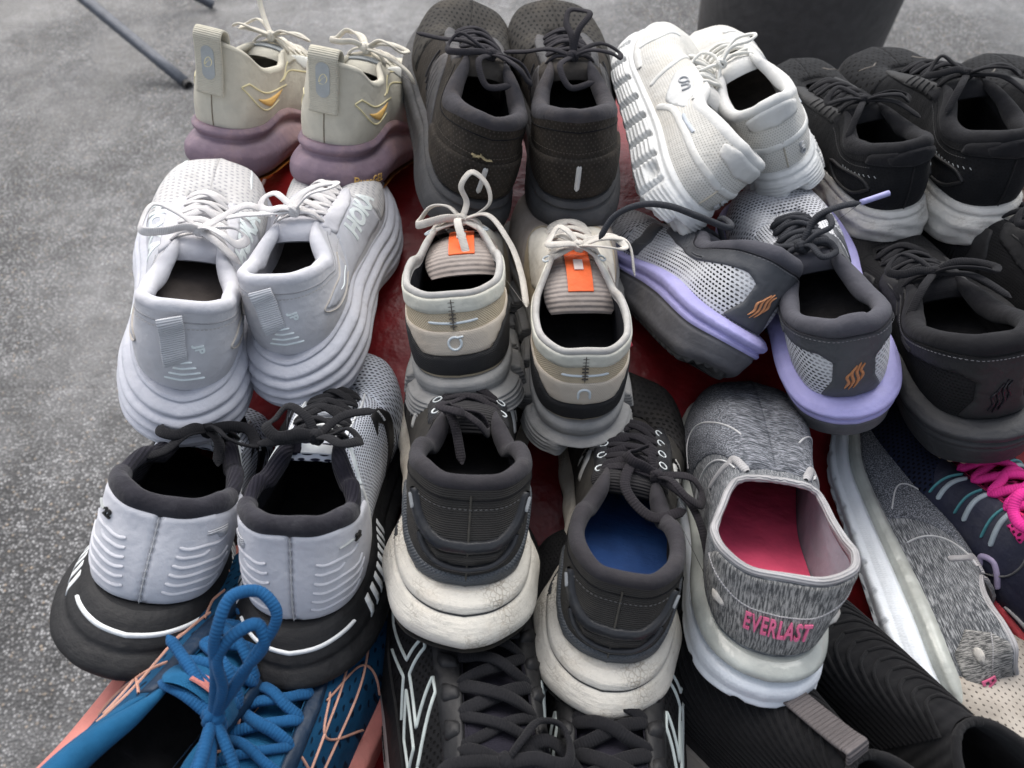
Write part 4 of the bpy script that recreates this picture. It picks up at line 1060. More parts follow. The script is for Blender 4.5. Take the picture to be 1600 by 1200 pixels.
def lavender(label, pose, side, black=False, extra=False):
    if not black:
        K = M('grey_white_knit', (.60, .61, .63), .88, 'knit', (270, 330), (.36, .26), col2=(.02, .02, .022), pb=.9, var=.05, thr=(.42, .60))
        KV = M('grey_white_vamp', (.56, .57, .60), .88, 'knit', (300, 260), (.36, .26), col2=(.03, .03, .035), pb=.9, xy=True, thr=(.42, .60))
        F = M('grey_film_matte', (.072, .076, .084), .55, var=.05); CO = M('slate_collar', (.070, .070, .082), .9, 'weave', (1300, 1300), pb=.15, sheen=.2, var=.05)
        S1 = M('lavender_foam2', (.36, .345, .62), .6, 'foam', pb=.25, dirt=.18, dcol=(.22, .2, .26), var=.05); S2 = M('grey_foam2', (.115, .115, .125), .65, 'foam', pb=.25, dirt=.3, dcol=(.2, .19, .18))
        LG = M('copper_print', (.50, .22, .10), .4); RB = M('dark_rubber', (.075, .075, .075), .7)
        grp = 'grey knit pair with lavender soles'
    else:
        K = M('black_knit2', (.014, .014, .015), .9, 'knit', (420, 420), (.30, .25), col2=(.004, .004, .004), pb=.9)
        KV = M('black_vamp2', (.014, .014, .015), .9, 'knit', (400, 300), (.30, .25), col2=(.004, .004, .004), pb=.9, xy=True)
        F = M('black_film2', (.018, .018, .019), .6, dirt=.04, dcol=(.07, .06, .055)); CO = M('black_collar2', (.014, .014, .016), .92, 'weave', (900, 900), pb=.25, sheen=.2, dirt=.04, dcol=(.08, .07, .06))
        S1 = M('black_foam', (.032, .033, .036), .6, 'foam', pb=.3, dirt=.1, dcol=(.09, .08, .075)); S2 = S1; LG = M('gloss_black', (.012, .010, .014), .25); RB = M('tan_rubber', (.42, .31, .22), .7, dirt=.3)
        grp = 'black padded pairs at the right'
    mod = lambda S, f: -.0022 * np.exp(-((f - .72) / .035) ** 2) - .0014 * np.exp(-((f - .56) / .03) ** 2) + .0012 * np.exp(-((f - .9) / .08) ** 2)
    s = Shoe('running_shoe', label, 'shoe', grp, *pose, L=.27 if not black else .28, side=side, dth=.006, th=.050, tf=.034, mod=mod, hext=.007,
             prof=[(0, -.004), (.08, .000), (.3, .003), (.5, .005), (.7, .0075), (.92, .0065), (.985, .002), (1, -.001)],
             cout=.80, collar_r=[(0, .0072), (.16, .0062), (.36, .0060), (.42, .003), (1, .0018)], wrap=lambda S: .004 * smooth(.1, .3, np.abs(S)) * smooth(.55, .35, np.abs(S)),
             ck=ckmod(CKEYS, [(0, 0, .003, .064), (.05, .014, .005, .063), (.10, .027, .020, .057), (.17, .0335, .044, .047)]))
    s.upper(K); s.inner(CO, M('inside_black', BLK), cv=.5); s.insole(M('inside_black', BLK))
    s.midsole(S1, .60, 1.0, 'midsole_top', nf=30); s.midsole(S2, 0, .60, 'midsole_base', nf=30)
    s.outsole(RB, t=.0045, lugs=64, depth=.9)
    for sg in (-1, 1):
        e = 0 if sg > 0 else -.0002
        if sg > 0: s.patch('counter_film', [(-.07, .03), (-.045, .30), (-.045, .58), (-.075, .68), (-.15, .66), (-.30, .58), (-.40, .50), (-.50, .62), (-.56, .97), (-.40, .97), (-.34, .93), (0, .93), (.34, .93), (.40, .97), (.56, .97), (.50, .62), (.40, .50), (.30, .58), (.15, .66), (.075, .68), (.045, .58), (.045, .30), (.07, .03)], F, .0013, r=.12)
        s.stroke('raised_ring', [(sg*.205, .66), (sg*.205, .73), (sg*.27, .75), (sg*.275, .68), (sg*.205, .66)], .0018, F, .0022, sm=False)
        s.stroke('raised_line', [(sg*.33, .66), (sg*.36, .78), (sg*.44, .86)], .0018, F, .0022)
        s.stroke('raised_line', [(sg*.36, .60), (sg*.395, .72), (sg*.48, .78)], .0018, F, .0022)
        s.patch('saddle_stripe', [(sg*.50, .05), (sg*.56, .05), (sg*.55, .35), (sg*.60, .68), (sg*.54, .70), (sg*.49, .35)], F, .0012, r=.15)
        s.patch('toe_guard', [(sg*.76, .02), (sg*.999, .02), (sg*.999, .10), (sg*.85, .11)], F, .0012, r=.1)
    for sg in (-1, 1): s.patch('vamp', [(sg*.57, .05), (sg*.63, .66), (sg*.72, .96), (sg*.999, .97), (sg*.999, .11), (sg*.85, .12), (sg*.75, .05)], KV, .0006, st=.005)
    ryka_mark(s, (0, .38), 1.0, LG, rot=-6)
    s.seam(M('thread_dark', (.008, .008, .009), .9) if black else M('thread_slate', (.03, .03, .035), .9), .93, .40, th=.0022)
    s.stitches([(x, .90) for x in np.linspace(-.33, .33, 11)], M('thread_grey2', (.14, .14, .15), .9), th=.0024)
    s.tongue(CO, t=.005)
    return s, M('slate_lace', (.038, .040, .046), .85, 'rib', f=(300, 650), pb=.28) if not black else M('black_lace', (.012, .012, .014), .9)

def glyc(label, pose, side):
    C = M('white_counter', (.57, .575, .61), .85, 'weave', (1300, 1300), pb=.15, dirt=.06, dcol=(.5, .5, .48), var=.03)
    K = M('white_dotted_knit', (.58, .61, .67), .88, 'dots', (300, 330), (.34, .27), col2=(.015, .015, .03), pb=.6, var=.03)
    KV = M('white_dotted_vamp', (.55, .585, .65), .88, 'dots', (250, 230), (.34, .24), col2=(.02, .02, .035), pb=.6, xy=True, var=.03)
    CO = M('navy_black_collar', (.016, .015, .022), .95, 'rib', f=(300, 380), pb=.7, sheen=.25); FZ = M('fuzzy_heel_lining', (.026, .025, .031), 1, 'foam', pb=1, sheen=.5, dirt=.25, dcol=(.09, .09, .10))
    SO = M('black_midsole', (.011, .011, .012), .62, 'foam', pb=.3, dirt=.14, dcol=(.08, .08, .08)); W = M('white_paint', (.72, .74, .74), .5, var=.03); F = M('black_film', (.014, .014, .015), .55)
    G = M('grey_film', (.36, .38, .38), .45); OS = M('cream_rubber', (.60, .55, .42), .6)
    WF = M('white_smooth_film', (.66, .68, .69), .5, var=.02)
    mod = lambda S, f: -.0015 * np.exp(-((f - .60) / .05) ** 2) + .002 * smooth(.55, .3, f) * smooth(.05, .2, f) - .005 * smooth(.24, .40, np.abs(S))
    s = Shoe('running_shoe', label, 'shoe', 'white knit pair with black soles', *pose, L=.28, side=side, dth=.004, th=.052, tf=.038, mod=mod, hext=.014, HW=1.07,
             prof=[(0, -.004), (.07, .002), (.2, .010), (.42, .015), (.6, .0115), (.8, .006), (.97, .0010), (1, -.0008)],
             collar_r=[(0, .0042), (.16, .0042), (.36, .0055), (.42, .003), (1, .0018)],
             ck=ckmod(CKEYS, [(0, 0, .010, .066), (.05, .0165, .0115, .066), (.10, .029, .022, .064), (.17, .0345, .044, .055), (.24, .033, .068, .052)]))
    s.upper(K); s.inner(CO, M('inside_black', BLK), cv=.5); s.insole(M('inside_black', BLK))
    s.midsole(SO, nf=44); s.outsole(OS, t=.0040, lugs=24, depth=.9, off=.003)
    # fuzzy strip round the heel of the collar
    S = np.linspace(-.155, .155, 60); n = 60
    C0 = s.l.ctop(S); T = np.gradient(C0, axis=0); T[:, 2] = 0; T /= np.linalg.norm(T, axis=1, keepdims=True); O = np.c_[T[:, 1], -T[:, 0], np.zeros(n)]
    ph = np.radians(np.linspace(-80, 215, 20)); r = .0056 * (1 + .05 * np.sin(S * 70))
    cen = C0 - O * .0036 + np.array([0, 0, -.0006])
    Gd = cen[:, None] + O[:, None] * (np.cos(ph)[None] * r[:, None])[..., None] + np.array([0, 0, 1]) * (np.sin(ph)[None] * r[:, None] * 1.25)[..., None]
    b = MB(); b.grid(s.l.bend(Gd)); b.build('collar_padding', FZ, s.root)
    for sg in (-1, 1):
        e = .002
        s.patch('heel_counter', [(sg*e, .02), (sg*e, .955), (sg*.11, .955), (sg*.19, .93), (sg*.25, .72), (sg*.24, .40), (sg*.18, .02)], C, .0022, r=.04, st=.003)
        s.patch('heel_counter', [(-.004, .02), (.004, .02), (.004, .955), (-.004, .955)], C, .0016, st=.003) if sg > 0 else None
        # embossed ladder ridges
        for q in range(6):
            v = .16 + .095 * q
            a0 = .030 + .002 * q; a1 = .150 - .010 * abs(q - 2)
            if q == 4: a1 = .085
            s.stroke('embossed_ridge', [(sg*a0, v + .02), (sg*(a0 + .008), v), (sg*(a0 + a1) / 2, v - .004), (sg*a1, v + .004), (sg*(a1 + .006), v + .035)], .0032, C, .0030)
        s.patch('side_film', [(sg*.21, .04), (sg*.255, .45), (sg*.285, .85), (sg*.40, .93), (sg*.41, .86), (sg*.31, .72), (sg*.26, .04)], WF, .0014, r=.1)
        s.stroke('white_line', [(sg*.30, .86), (sg*.36, .88), (sg*.44, .965)], .0020, M('pale_line', (.5, .54, .55), .5), .0022)
        s.patch('vamp', [(sg*.58, .05), (sg*.60, .60), (sg*.72, .97), (sg*.999, .98), (sg*.999, .03)], KV, .0006, st=.005)
        # black loop overlay on the side
        s.patch('side_loop', [(sg*.50, .50), (sg*.545, .72), (sg*.60, .70), (sg*.62, .50), (sg*.57, .20), (sg*.52, .02), (sg*.48, .02), (sg*.53, .25), (sg*.56, .50), (sg*.545, .58)], F, .0012, r=.15)
        s.text('side_print', 'BROOKS', (sg*.575, .60), 3.6, WF, rot=70*sg, bold=.02, th=.0018)
        for q in range(9):
            S0 = .135 + .025 * q
            s.patch('sole_stripe', [(sg*S0, .60), (sg*(S0 + .013), .60), (sg*(S0 + .019), .86), (sg*(S0 + .006), .86)], W, .0009, on='mid', st=.004)
        s.stroke('white_line', [(sg*.41, .97), (sg*.56, .90), (sg*.70, .90)], .0018, WF, .0014)
    s.stroke('sole_line', [(-.105, .80), (-.05, .79), (0, .785), (.05, .79), (.105, .80)], .0030, W, .0010, on='mid')
    s.stroke('heel_seam', [(0, .03), (0, .94)], .0009, M('pale_seam', (.50, .50, .50), .9), .0022)
    bs = .105
    bd = side
    s.patch('badge', [(-9, -1.7), (4, -1.7), (6, -3), (10, -3), (10, 3), (5.5, 3), (4, 1.7), (-9, 1.7)], M('pale_badge', (.55, .57, .57), .5), .0030, anchor=(bs*bd, .76), rot=4*bd, r=.2)
    s.stroke('badge_line', [(-8, 0), (2.5, 0)], 1.6, G, .0036, anchor=(bs*bd, .76), rot=4*bd)
    s.text('heel_print', '22', (bs*bd + .020, .765), 6.0, M('black_print', (.01, .01, .01), .5), rot=4, bold=.05, slant=.2, th=.0038)
    s.patch('embossed_pad', [(-9, -3), (-2, -3), (-1, -6), (6, -6), (8, 0), (8, 3), (-9, 3)], M('white_ribbed', (.64, .65, .68), .8, 'rib', f=(300, 900), pb=1), .0034, anchor=(-bs*bd, .76), r=.25)
    s.tongue(K, t=.003)
    s.tongue_tab('tongue_label', .70, .97, .011, WF, off=.0040, x0=.004 * side)
    s.tongue_tab('tongue_stripe', .55, .97, .0035, CO, off=.0045, x0=-.011 * side)
    return s, M('black_lace', (.012, .012, .014), .9, 'rib', f=(300, 700), pb=.28, sheen=.2)

def ghost(label, pose, side, blue=False):
    U = M('worn_black_fabric', (.058, .055, .050), .85, 'rib', f=(300, 760), pb=.7, dirt=.35, dcol=(.085, .078, .065), var=.12, col2=(.034, .032, .030))
    V = M('black_engineered_mesh', (.022, .021, .021), .85, 'knit', (210, 150), (.30, .25), col2=(.004, .004, .004), pb=1, xy=True, dirt=.2, dcol=(.07, .06, .05))
    CO = M('charcoal_collar2', (.032, .030, .034), .9, 'weave', (1100, 1100), pb=.2, sheen=.25, dirt=.12, dcol=(.09, .08, .07)); F = M('black_gloss_film', (.026, .027, .030), .30, dirt=.25, dcol=(.08, .075, .065))
    GB = M('slate_film', (.075, .083, .092), .5, 'weave', (420, 420), pb=.8, dirt=.25, dcol=(.13, .12, .10)); W = M('silver_grey_film', (.46, .46, .44), .45, dirt=.3)
    SO = M('cracked_cream_foam', (.64, .61, .54), .72, 'foam', pb=.6, dirt=.40, dcol=(.33, .26, .18), crack=.75, dscale=20, var=.05); GR = M('dark_groove', (.035, .037, .04), .6)
    def mod(S, f):
        groove = -.0018 * np.exp(-((f - .74) / .022) ** 2) * smooth(.40, .34, np.abs(S))
        return groove - .0075 * smooth(.20, .36, np.abs(S)) + .0006 * np.sin(S * 60 + f * 3) * smooth(.6, .4, f)
    s = Shoe('running_shoe', label, 'shoe', 'black pair with cracked cream soles', *pose, L=.28, side=side, dth=.009, th=.050, tf=.036, mod=mod, hext=.010, HW=1.04, collar_r=[(0, .0043), (.16, .0046), (.36, .0052), (.42, .0022), (1, .0018)],
             prof=[(0, -.005), (.05, .001), (.2, .0085), (.42, .0115), (.6, .009), (.74, .0055), (.92, .0035), (1, -.0005)],
             ck=ckmod(CKEYS, [(0, 0, .008, .066), (.05, .0165, .0095, .066), (.10, .0285, .0215, .064), (.17, .034, .044, .055), (.24, .033, .068, .052)]))
    s.upper(U); s.inner(CO, M('inside_black', BLK), cv=.5); s.insole(M('blue_insole', (.010, .045, .16), .8, 'foam', pb=.5) if blue else M('inside_black', BLK), lift=.010)
    s.midsole(SO, nf=50); s.outsole(M('black_rubber2', (.05, .05, .05), .65, dirt=.3), t=.0055, lugs=26, depth=.9, off=.003)
    s.stroke('sole_line', [(-.24, .745), (-.12, .735), (0, .73), (.12, .735), (.24, .745)], .0034, GR, .0004, on='mid', soft=False)
    for sg in (-1, 1):
        e = 0 if sg > 0 else -.0002
        s.patch('vamp', [(sg*.58, .03), (sg*.62, .60), (sg*.72, .96), (sg*.999, .97), (sg*.999, .03)], V, .0007, st=.005)
        if sg > 0: s.patch('heel_base_film', sym([(0, .02), (0, .13), (.08, .17), (.13, .30), (.155, .62), (.19, .66), (.21, .60), (.18, .30), (.15, .10), (.10, .02)]), GB, .0014, r=.1)
        # smile shaped gloss cage on the heel
        if sg > 0:
            s.stroke('heel_cage', [(-.104, .82), (-.10, .74), (-.080, .56), (-.05, .46), (0, .44), (.05, .46), (.080, .56), (.10, .74), (.104, .82)], .0075, F, .0028)
            s.stroke('heel_cage', [(-.082, .47), (-.078, .40), (-.062, .30), (-.035, .235), (0, .22), (.035, .235), (.062, .30), (.078, .40), (.082, .47)], .0036, F, .0026)
        s.stroke('reflective_dash', [(sg*.094, .66), (sg*.103, .78)], .0028, M('dash_grey', (.34, .35, .35), .4), .0040)
        if sg > 0: s.patch('cage_window', sym2([(0, .265), (.045, .28), (.060, .36), (.045, .37), (0, .36)]), U, .0022, r=.15)
        s.patch('eyestay', [(sg*.40, .72), (sg*.415, .985), (sg*.70, .985), (sg*.72, .85), (sg*.55, .70)], F, .0014, r=.15)
        s.patch('side_loop', [(sg*.47, .30), (sg*.50, .58), (sg*.53, .66), (sg*.56, .62), (sg*.545, .42), (sg*.53, .25), (sg*.535, .45), (sg*.525, .54), (sg*.505, .40), (sg*.49, .25)], W, .0014, r=.1)
        s.text('side_print', 'BROOKS', (sg*.535, .60), 3.6, M('black_print', (.01, .01, .01), .5), rot=70*sg, bold=.02, th=.0020)
        for i in range(5):
            E = s.eye(i, sg, .90); b = MB()
            b.tube([E + (.0028*math.cos(t), .0028*math.sin(t), -.0014*math.cos(t)*sg) for t in np.linspace(0, 2*math.pi, 9)], .0006, segs=5, step=.0014)
            b.build('eyelet', M('bright_film', (.66, .70, .70), .4), s.root)
    s.seam(M('thread_dark', (.008, .008, .009), .9), .88, .40)
    s.stitches([(x, .80) for x in np.linspace(-.09, .09, 6)], M('thread_grey', (.09, .09, .09), .9))
    s.stroke('heel_seam', [(0, .02), (0, .93)], .0012, M('worn_seam', (.075, .07, .06), .9), .0010)
    s.text('midsole_print', 'LOFT' if False else 'DNA LOFT', (-.235, .86), 5.5, GR, on='mid', rot=3, bold=.04)
    s.tongue(M('black_tongue', (.026, .025, .026), .9, 'rib', f=(300, 600), pb=.6, sheen=.15), t=.005)
    return s, M('worn_black_lace', (.020, .018, .021), .9, 'rib', f=(300, 600), pb=.28, sheen=.2)

def slipon(label, pose, side, warp=None, ck=None, crushed=False):
    H = M('heather_jersey', (.060, .065, .072), .92, 'heather', (110, 1500), col2=(.34, .35, .36), pb=.35, thr=(.44, .64), sheen=.1)
    HH = M('heather_jersey_heel', (.080, .082, .082), .92, 'heather', (1300, 90), col2=(.34, .335, .32), pb=.4, thr=(.42, .60))
    HV = M('heather_jersey_front', (.045, .050, .058), .92, 'heather', (110, 1300), col2=(.27, .28, .31), pb=.3, thr=(.44, .64), xy=True, rot=.25)
    BI = M('grey_binding2', (.36, .355, .36), .9, 'rib', f=(300, 600), pb=.6, dirt=.15); PK = M('pink_fabric', (.78, .10, .19), .9, 'weave', (900, 900), pb=.2); PR = M('pink_print', (.62, .13, .25), .7)
    GR = M('grey_lining', (.27, .26, .29), .95); SO = M('white_rubber', (.68, .72, .76), .55, 'knit', (500, 300), (.3, .3), pb=.25, dirt=.08, dcol=(.5, .5, .46), var=.02); CL = M('clear_grey_rubber', (.40, .42, .39), .25, dirt=.12, dcol=(.5, .48, .42), spec=.5)
    WR = M('worn_white', (.55, .53, .49), .95, 'foam', pb=.9)
    def mod(S, f):
        w = .0022 * np.exp(-((f - .80) / .14) ** 2) * smooth(.5, .2, np.abs(S)) - .003 * np.exp(-((f - .64) / .03) ** 2)
        c = (np.abs(S) * 11 + .12) % 1.0
        return w - .004 * np.exp(-((c - .5) / .045) ** 2) * smooth(.22, .12, f)
    s = Shoe('slip_on_sneaker', label, 'shoe', 'heathered grey slip-on pair', *pose, L=.265, W=.74 if crushed else 1, side=side, dth=.005, th=.042, tf=.028, mod=mod, hext=.006,
             prof=[(0, -.003), (.05, .002), (.3, .0055), (.6, .004), (.66, .002), (.8, .003), (.97, .001), (1, -.001)], warp=warp,
             ck=ck or [(0, 0, .012, .048), (.05, .019, .012, .049), (.10, .033, .017, .054), (.17, .0395, .034, .053), (.24, .037, .050, .050), (.31, .033, .064, .050),
                 (.365, .030, .074, .052), (.41, .027, .080, .054), (.50, .021, .083, .057), (.60, .016, .083, .059), (.70, .011, .0825, .060), (.82, .006, .082, .061), (1, 0, .082, .061)],
             hk=[(0, .022, .005, .12, -.022), (.12, .022, .004, .2, -.020), (.25, .020, .003, .3, -.014), (.39, .022, .003, .45, -.006), (.5, .022, .002, .6, .0), (.7, .022, .002, .55, .000), (1, .024, .001, .48, -.014)],
             collar_r=[(0, .0024), (1, .0020)])
    if crushed: s.p['ck'] = [(r[0], r[1] * .9, r[2], r[3] * .72) for r in s.p['ck']]
    s.upper(H); s.inner(BI, GR, cv=.90, lining_off=-.0022)
    s.patch('heel_panel', sym2([(0, .06), (.12, .06), (.17, .35), (.15, .80), (.12, .97), (0, .97)]), HH, .0009, r=.08)
    s.stroke('heel_stitch', [(-.15, .80), (-.05, .62), (.05, .60), (.15, .78)], .0010, BI, .0014); s.insole(PK, lift=.006)
    s.midsole(SO, 0, .64, 'midsole', nf=36); s.midsole(CL, .64, 1.0, 'midsole_rim', nf=20); s.outsole(SO, t=.003, lugs=30)
    for sg in (-1, 1):
        s.patch('vamp', [(sg*.52, .03), (sg*.52, .97), (sg*.999, .97), (sg*.999, .03)], HV, .0006, st=.005)
        s.stroke('reflective_piping', [(sg*.55, .12), (sg*.68, .40), (sg*.72, .60), (sg*.80, .80)], .0014, M('piping_grey', (.50, .50, .50), .5), .0012)
        s.stroke('reflective_piping', [(sg*.44, .10), (sg*.48, .50), (sg*.50, .92)], .0014, M('piping_grey', (.50, .50, .50), .5), .0012)
        s.stroke('binding', [(sg*.40, .52), (sg*.43, .70), (sg*.48, .82), (sg*.56, .88), (sg*.60, .98)], .0050, BI, .0016)
        s.patch('worn_patch', [(-5, -2), (-1, -3.5), (5, -2), (6, 1), (1, 3.5), (-4, 2)], WR, .0026, anchor=(sg*.105, .43), r=.35)
    s.text('heel_print', 'EVERLAST', (.0, .42), 8.6, PR, bold=.018, sp=1.12, sx=.76, sy=1.5, rot=-3, th=.0024)
    return s

def blue(label, pose, side, open_=False):
    K = M('blue_mesh', (.007, .052, .115), .85, 'dash', (230, 170), (.12, .32), col2=(.002, .012, .03), pb=.5, xy=True, var=.1)
    B = M('teal_blue_fabric', (.010, .085, .185), .85, 'weave', (900, 900), pb=.3, sheen=.15, var=.1); PK = M('salmon_film', (.56, .20, .17), .6, dirt=.15, dcol=(.4, .3, .25)); CP = M('copper_line', (.50, .27, .20), .5)
    LC = M('blue_lace', (.012, .080, .20), .85, 'rib', f=(300, 560), pb=.28, sheen=.2)
    s = Shoe('running_shoe', label, 'shoe', 'blue and salmon pair', *pose, L=.28, side=side, th=.046, tf=.034, hext=.008,
             prof=[(0, -.004), (.06, .001), (.3, .005), (.6, .006), (.85, .006), (1, 0)], wrap=lambda S: .004 * smooth(.3, .5, np.abs(S)))
    s.upper(K); s.inner(B, M('inside_black', BLK), cv=.6); s.insole(M('inside_black', BLK))
    s.midsole(PK); s.outsole(M('orange_rubber', (.75, .30, .06), .6), t=.004)
    s.tongue(B, [(.200, .020, .010), (.18, .028, .014), (.155, .040, .018), (.135, .050, .020), (.122, .058, .021), (.116, .064, .020)] if open_ else None, t=.004)
    s.tongue_tab('tongue_tab', .86, .99, .009, PK, off=.0055)
    for sg in (-1, 1):
        s.patch('quarter', [(sg*.10, .55), (sg*.10, .97), (sg*.40, .98), (sg*.38, .80), (sg*.28, .62)], B, .0012, r=.1)
        s.patch('eyestay', [(sg*.40, .80), (sg*.41, .985), (sg*.72, .985), (sg*.72, .88), (sg*.55, .80)], M('navy_film', (.006, .02, .045), .5), .0014, r=.1)
        for a in ([(.38, .10), (.47, .80)], [(.47, .10), (.40, .80)], [(.55, .12), (.51, .62), (.60, .78)], [(.62, .12), (.66, .55), (.58, .78)], [(.36, .5), (.55, .46), (.70, .52)], [(.34, .60), (.50, .64), (.66, .70)]):
            s.stroke('copper_stripe', [(sg*x, y) for x, y in a], .0014, CP, .0012)
    return s, LC

def striped(label, pose, side):
    K = M('black_jacquard', (.011, .011, .012), .85, 'dash', (420, 420), (.2, .35), col2=(.003, .003, .003), pb=.9, xy=True); F = M('black_film', (.014, .014, .015), .55)
    W = M('mint_white_film', (.52, .58, .56), .4); CO = M('ink_collar', (.014, .013, .020), .85, 'weave', (1000, 1000), pb=.3, sheen=.15); SO = M('pale_grey_foam', (.40, .40, .39), .65, 'foam', pb=.3, dirt=.2)
    s = Shoe('running_shoe', label, 'shoe', 'black pair with pale side stripes', *pose, L=.28, side=side, th=.044, tf=.032, hext=.006, prof=[(0, -.004), (.06, .001), (.3, .004), (.6, .004), (.85, .002), (1, 0)])
    s.upper(K); s.inner(CO, M('inside_black', BLK), cv=.6); s.insole(M('inside_black', BLK))
    s.midsole(SO, 0, .62); s.midsole(F, .62, 1.0, 'midsole_rim', nf=16); s.outsole(F, t=.004); s.tongue(CO, t=.004)
    for sg in (-1, 1):
        s.patch('eyestay', [(sg*.40, .74), (sg*.41, .985), (sg*.78, .985), (sg*.78, .86), (sg*.6, .72)], F, .0016, r=.1)
        for i in range(5):
            E = .44 + .062 * i
            s.patch('lace_loop', [(sg*E, .80), (sg*(E + .012), .96), (sg*(E + .034), .96), (sg*(E + .036), .80), (sg*(E + .018), .76)], F, .0034, r=.25)
        # pale outline of the crossing side stripes
        for a in ([(.663, .215), (.586, .415), (.627, .646), (.605, .65), (.561, .425), (.473, .425), (.55, .70), (.5225, .71), (.418, .394)],
                  [(.62, .17), (.561, .33), (.50, .16)], [(.539, .34), (.4675, .17), (.418, .205), (.4455, .35), (.539, .34)],
                  [(.418, .394), (.38, .30), (.36, .15)], [(.70, .16), (.663, .215)]):
            s.stroke('pale_outline', [(sg*x, y) for x, y in a], .0017, W, .0012, sm=False)
    s.text('midsole_print', 'FlyteFoam', (-.52, .34), 8, M('black_print', (.01, .01, .01), .5), on='mid', bold=.02, rot=0)
    return s, M('black_lace', (.012, .012, .014), .9, 'rib', f=(300, 700), pb=.28, sheen=.2)

def sock(label, pose, side, tabbed=True, tilt=0):
    K = M('black_rib_knit', (.010, .010, .011), .95, 'rib', f=(300, 170), pb=1.0, sheen=.25, var=.1, xy=True); K2 = M('black_smooth_knit', (.011, .011, .012), .95, 'weave', (700, 700), pb=.5, sheen=.25)
    SO = M('taupe_foam', (.36, .33, .29), .7, 'foam', pb=.4, dirt=.3, dcol=(.2, .17, .14)); TP = M('mauve_web', (.12, .108, .108), .85, 'rib', f=(300, 420), pb=1.0)
    ck = [(0, 0, .018, .082), (.05, .012, .019, .082), (.10, .021, .028, .081), (.17, .027, .046, .080), (.24, .027, .066, .081), (.31, .023, .084, .084), (.365, .017, .095, .086), (.41, .012, .1, .087), (.5, .009, .102, .087), (.6, .007, .103, .087), (.7, .005, .1035, .087), (.82, .003, .104, .087), (1, 0, .104, .087)]
    hk = [(0, .03, .005, .05, -.03), (.12, .03, .004, .1, -.03), (.25, .03, .003, .15, -.03), (.39, .03, .003, .25, -.030), (.5, .022, .002, .35, -.025), (.7, .022, .002, .35, -.02), (1, .024, .001, .35, -.030)]
    s = Shoe('slip_on_sneaker', label, 'shoe', 'black sock pair', *pose, L=.27, W=.92, side=side, th=.038, tf=.028, hext=.006, ck=ck, hk=hk, collar_r=[(0, .0028), (1, .0022)], prof=[(0, -.003), (.1, .001), (.4, .005), (.7, .005), (1, .001)])
    s.upper(K); s.inner(K2, M('inside_black', BLK), cv=.8, lining_off=-.002); s.insole(M('inside_black', BLK))
    s.midsole(SO, .45, 1.0); s.midsole(M('brown_grey_sole', (.10, .085, .075), .7), 0, .45, 'midsole_base'); s.outsole(M('brown_grey_sole', (.10, .085, .075), .7), t=.004)
    # raised knit ribs round the vamp
    for q in range(22):
        v = .20 + .034 * q
        pts = [(x, v) for x in (.44, .58, .72, .86, .999)]
        for sg in (-1, 1):
            s.stroke('knit_rib', [(sg*x, y) for x, y in pts], .0021, K2, .0014)
    if tabbed:
        b = MB(); P = [s.l.surf(np.array([.999]), np.array([v]), o)[0] for v, o in ((.80, .003), (.86, .0045), (.92, .006), (.985, .0075))]
        b.tube(P + [P[-1] + np.array([0, -.004, .003]), P[-1] + np.array([0, -.007, -.004])], .0072, .0012, segs=12, up=(0, 0, 1), pw=.35, step=.0012)
        b.build('pull_tab', TP, s.root)
    return s

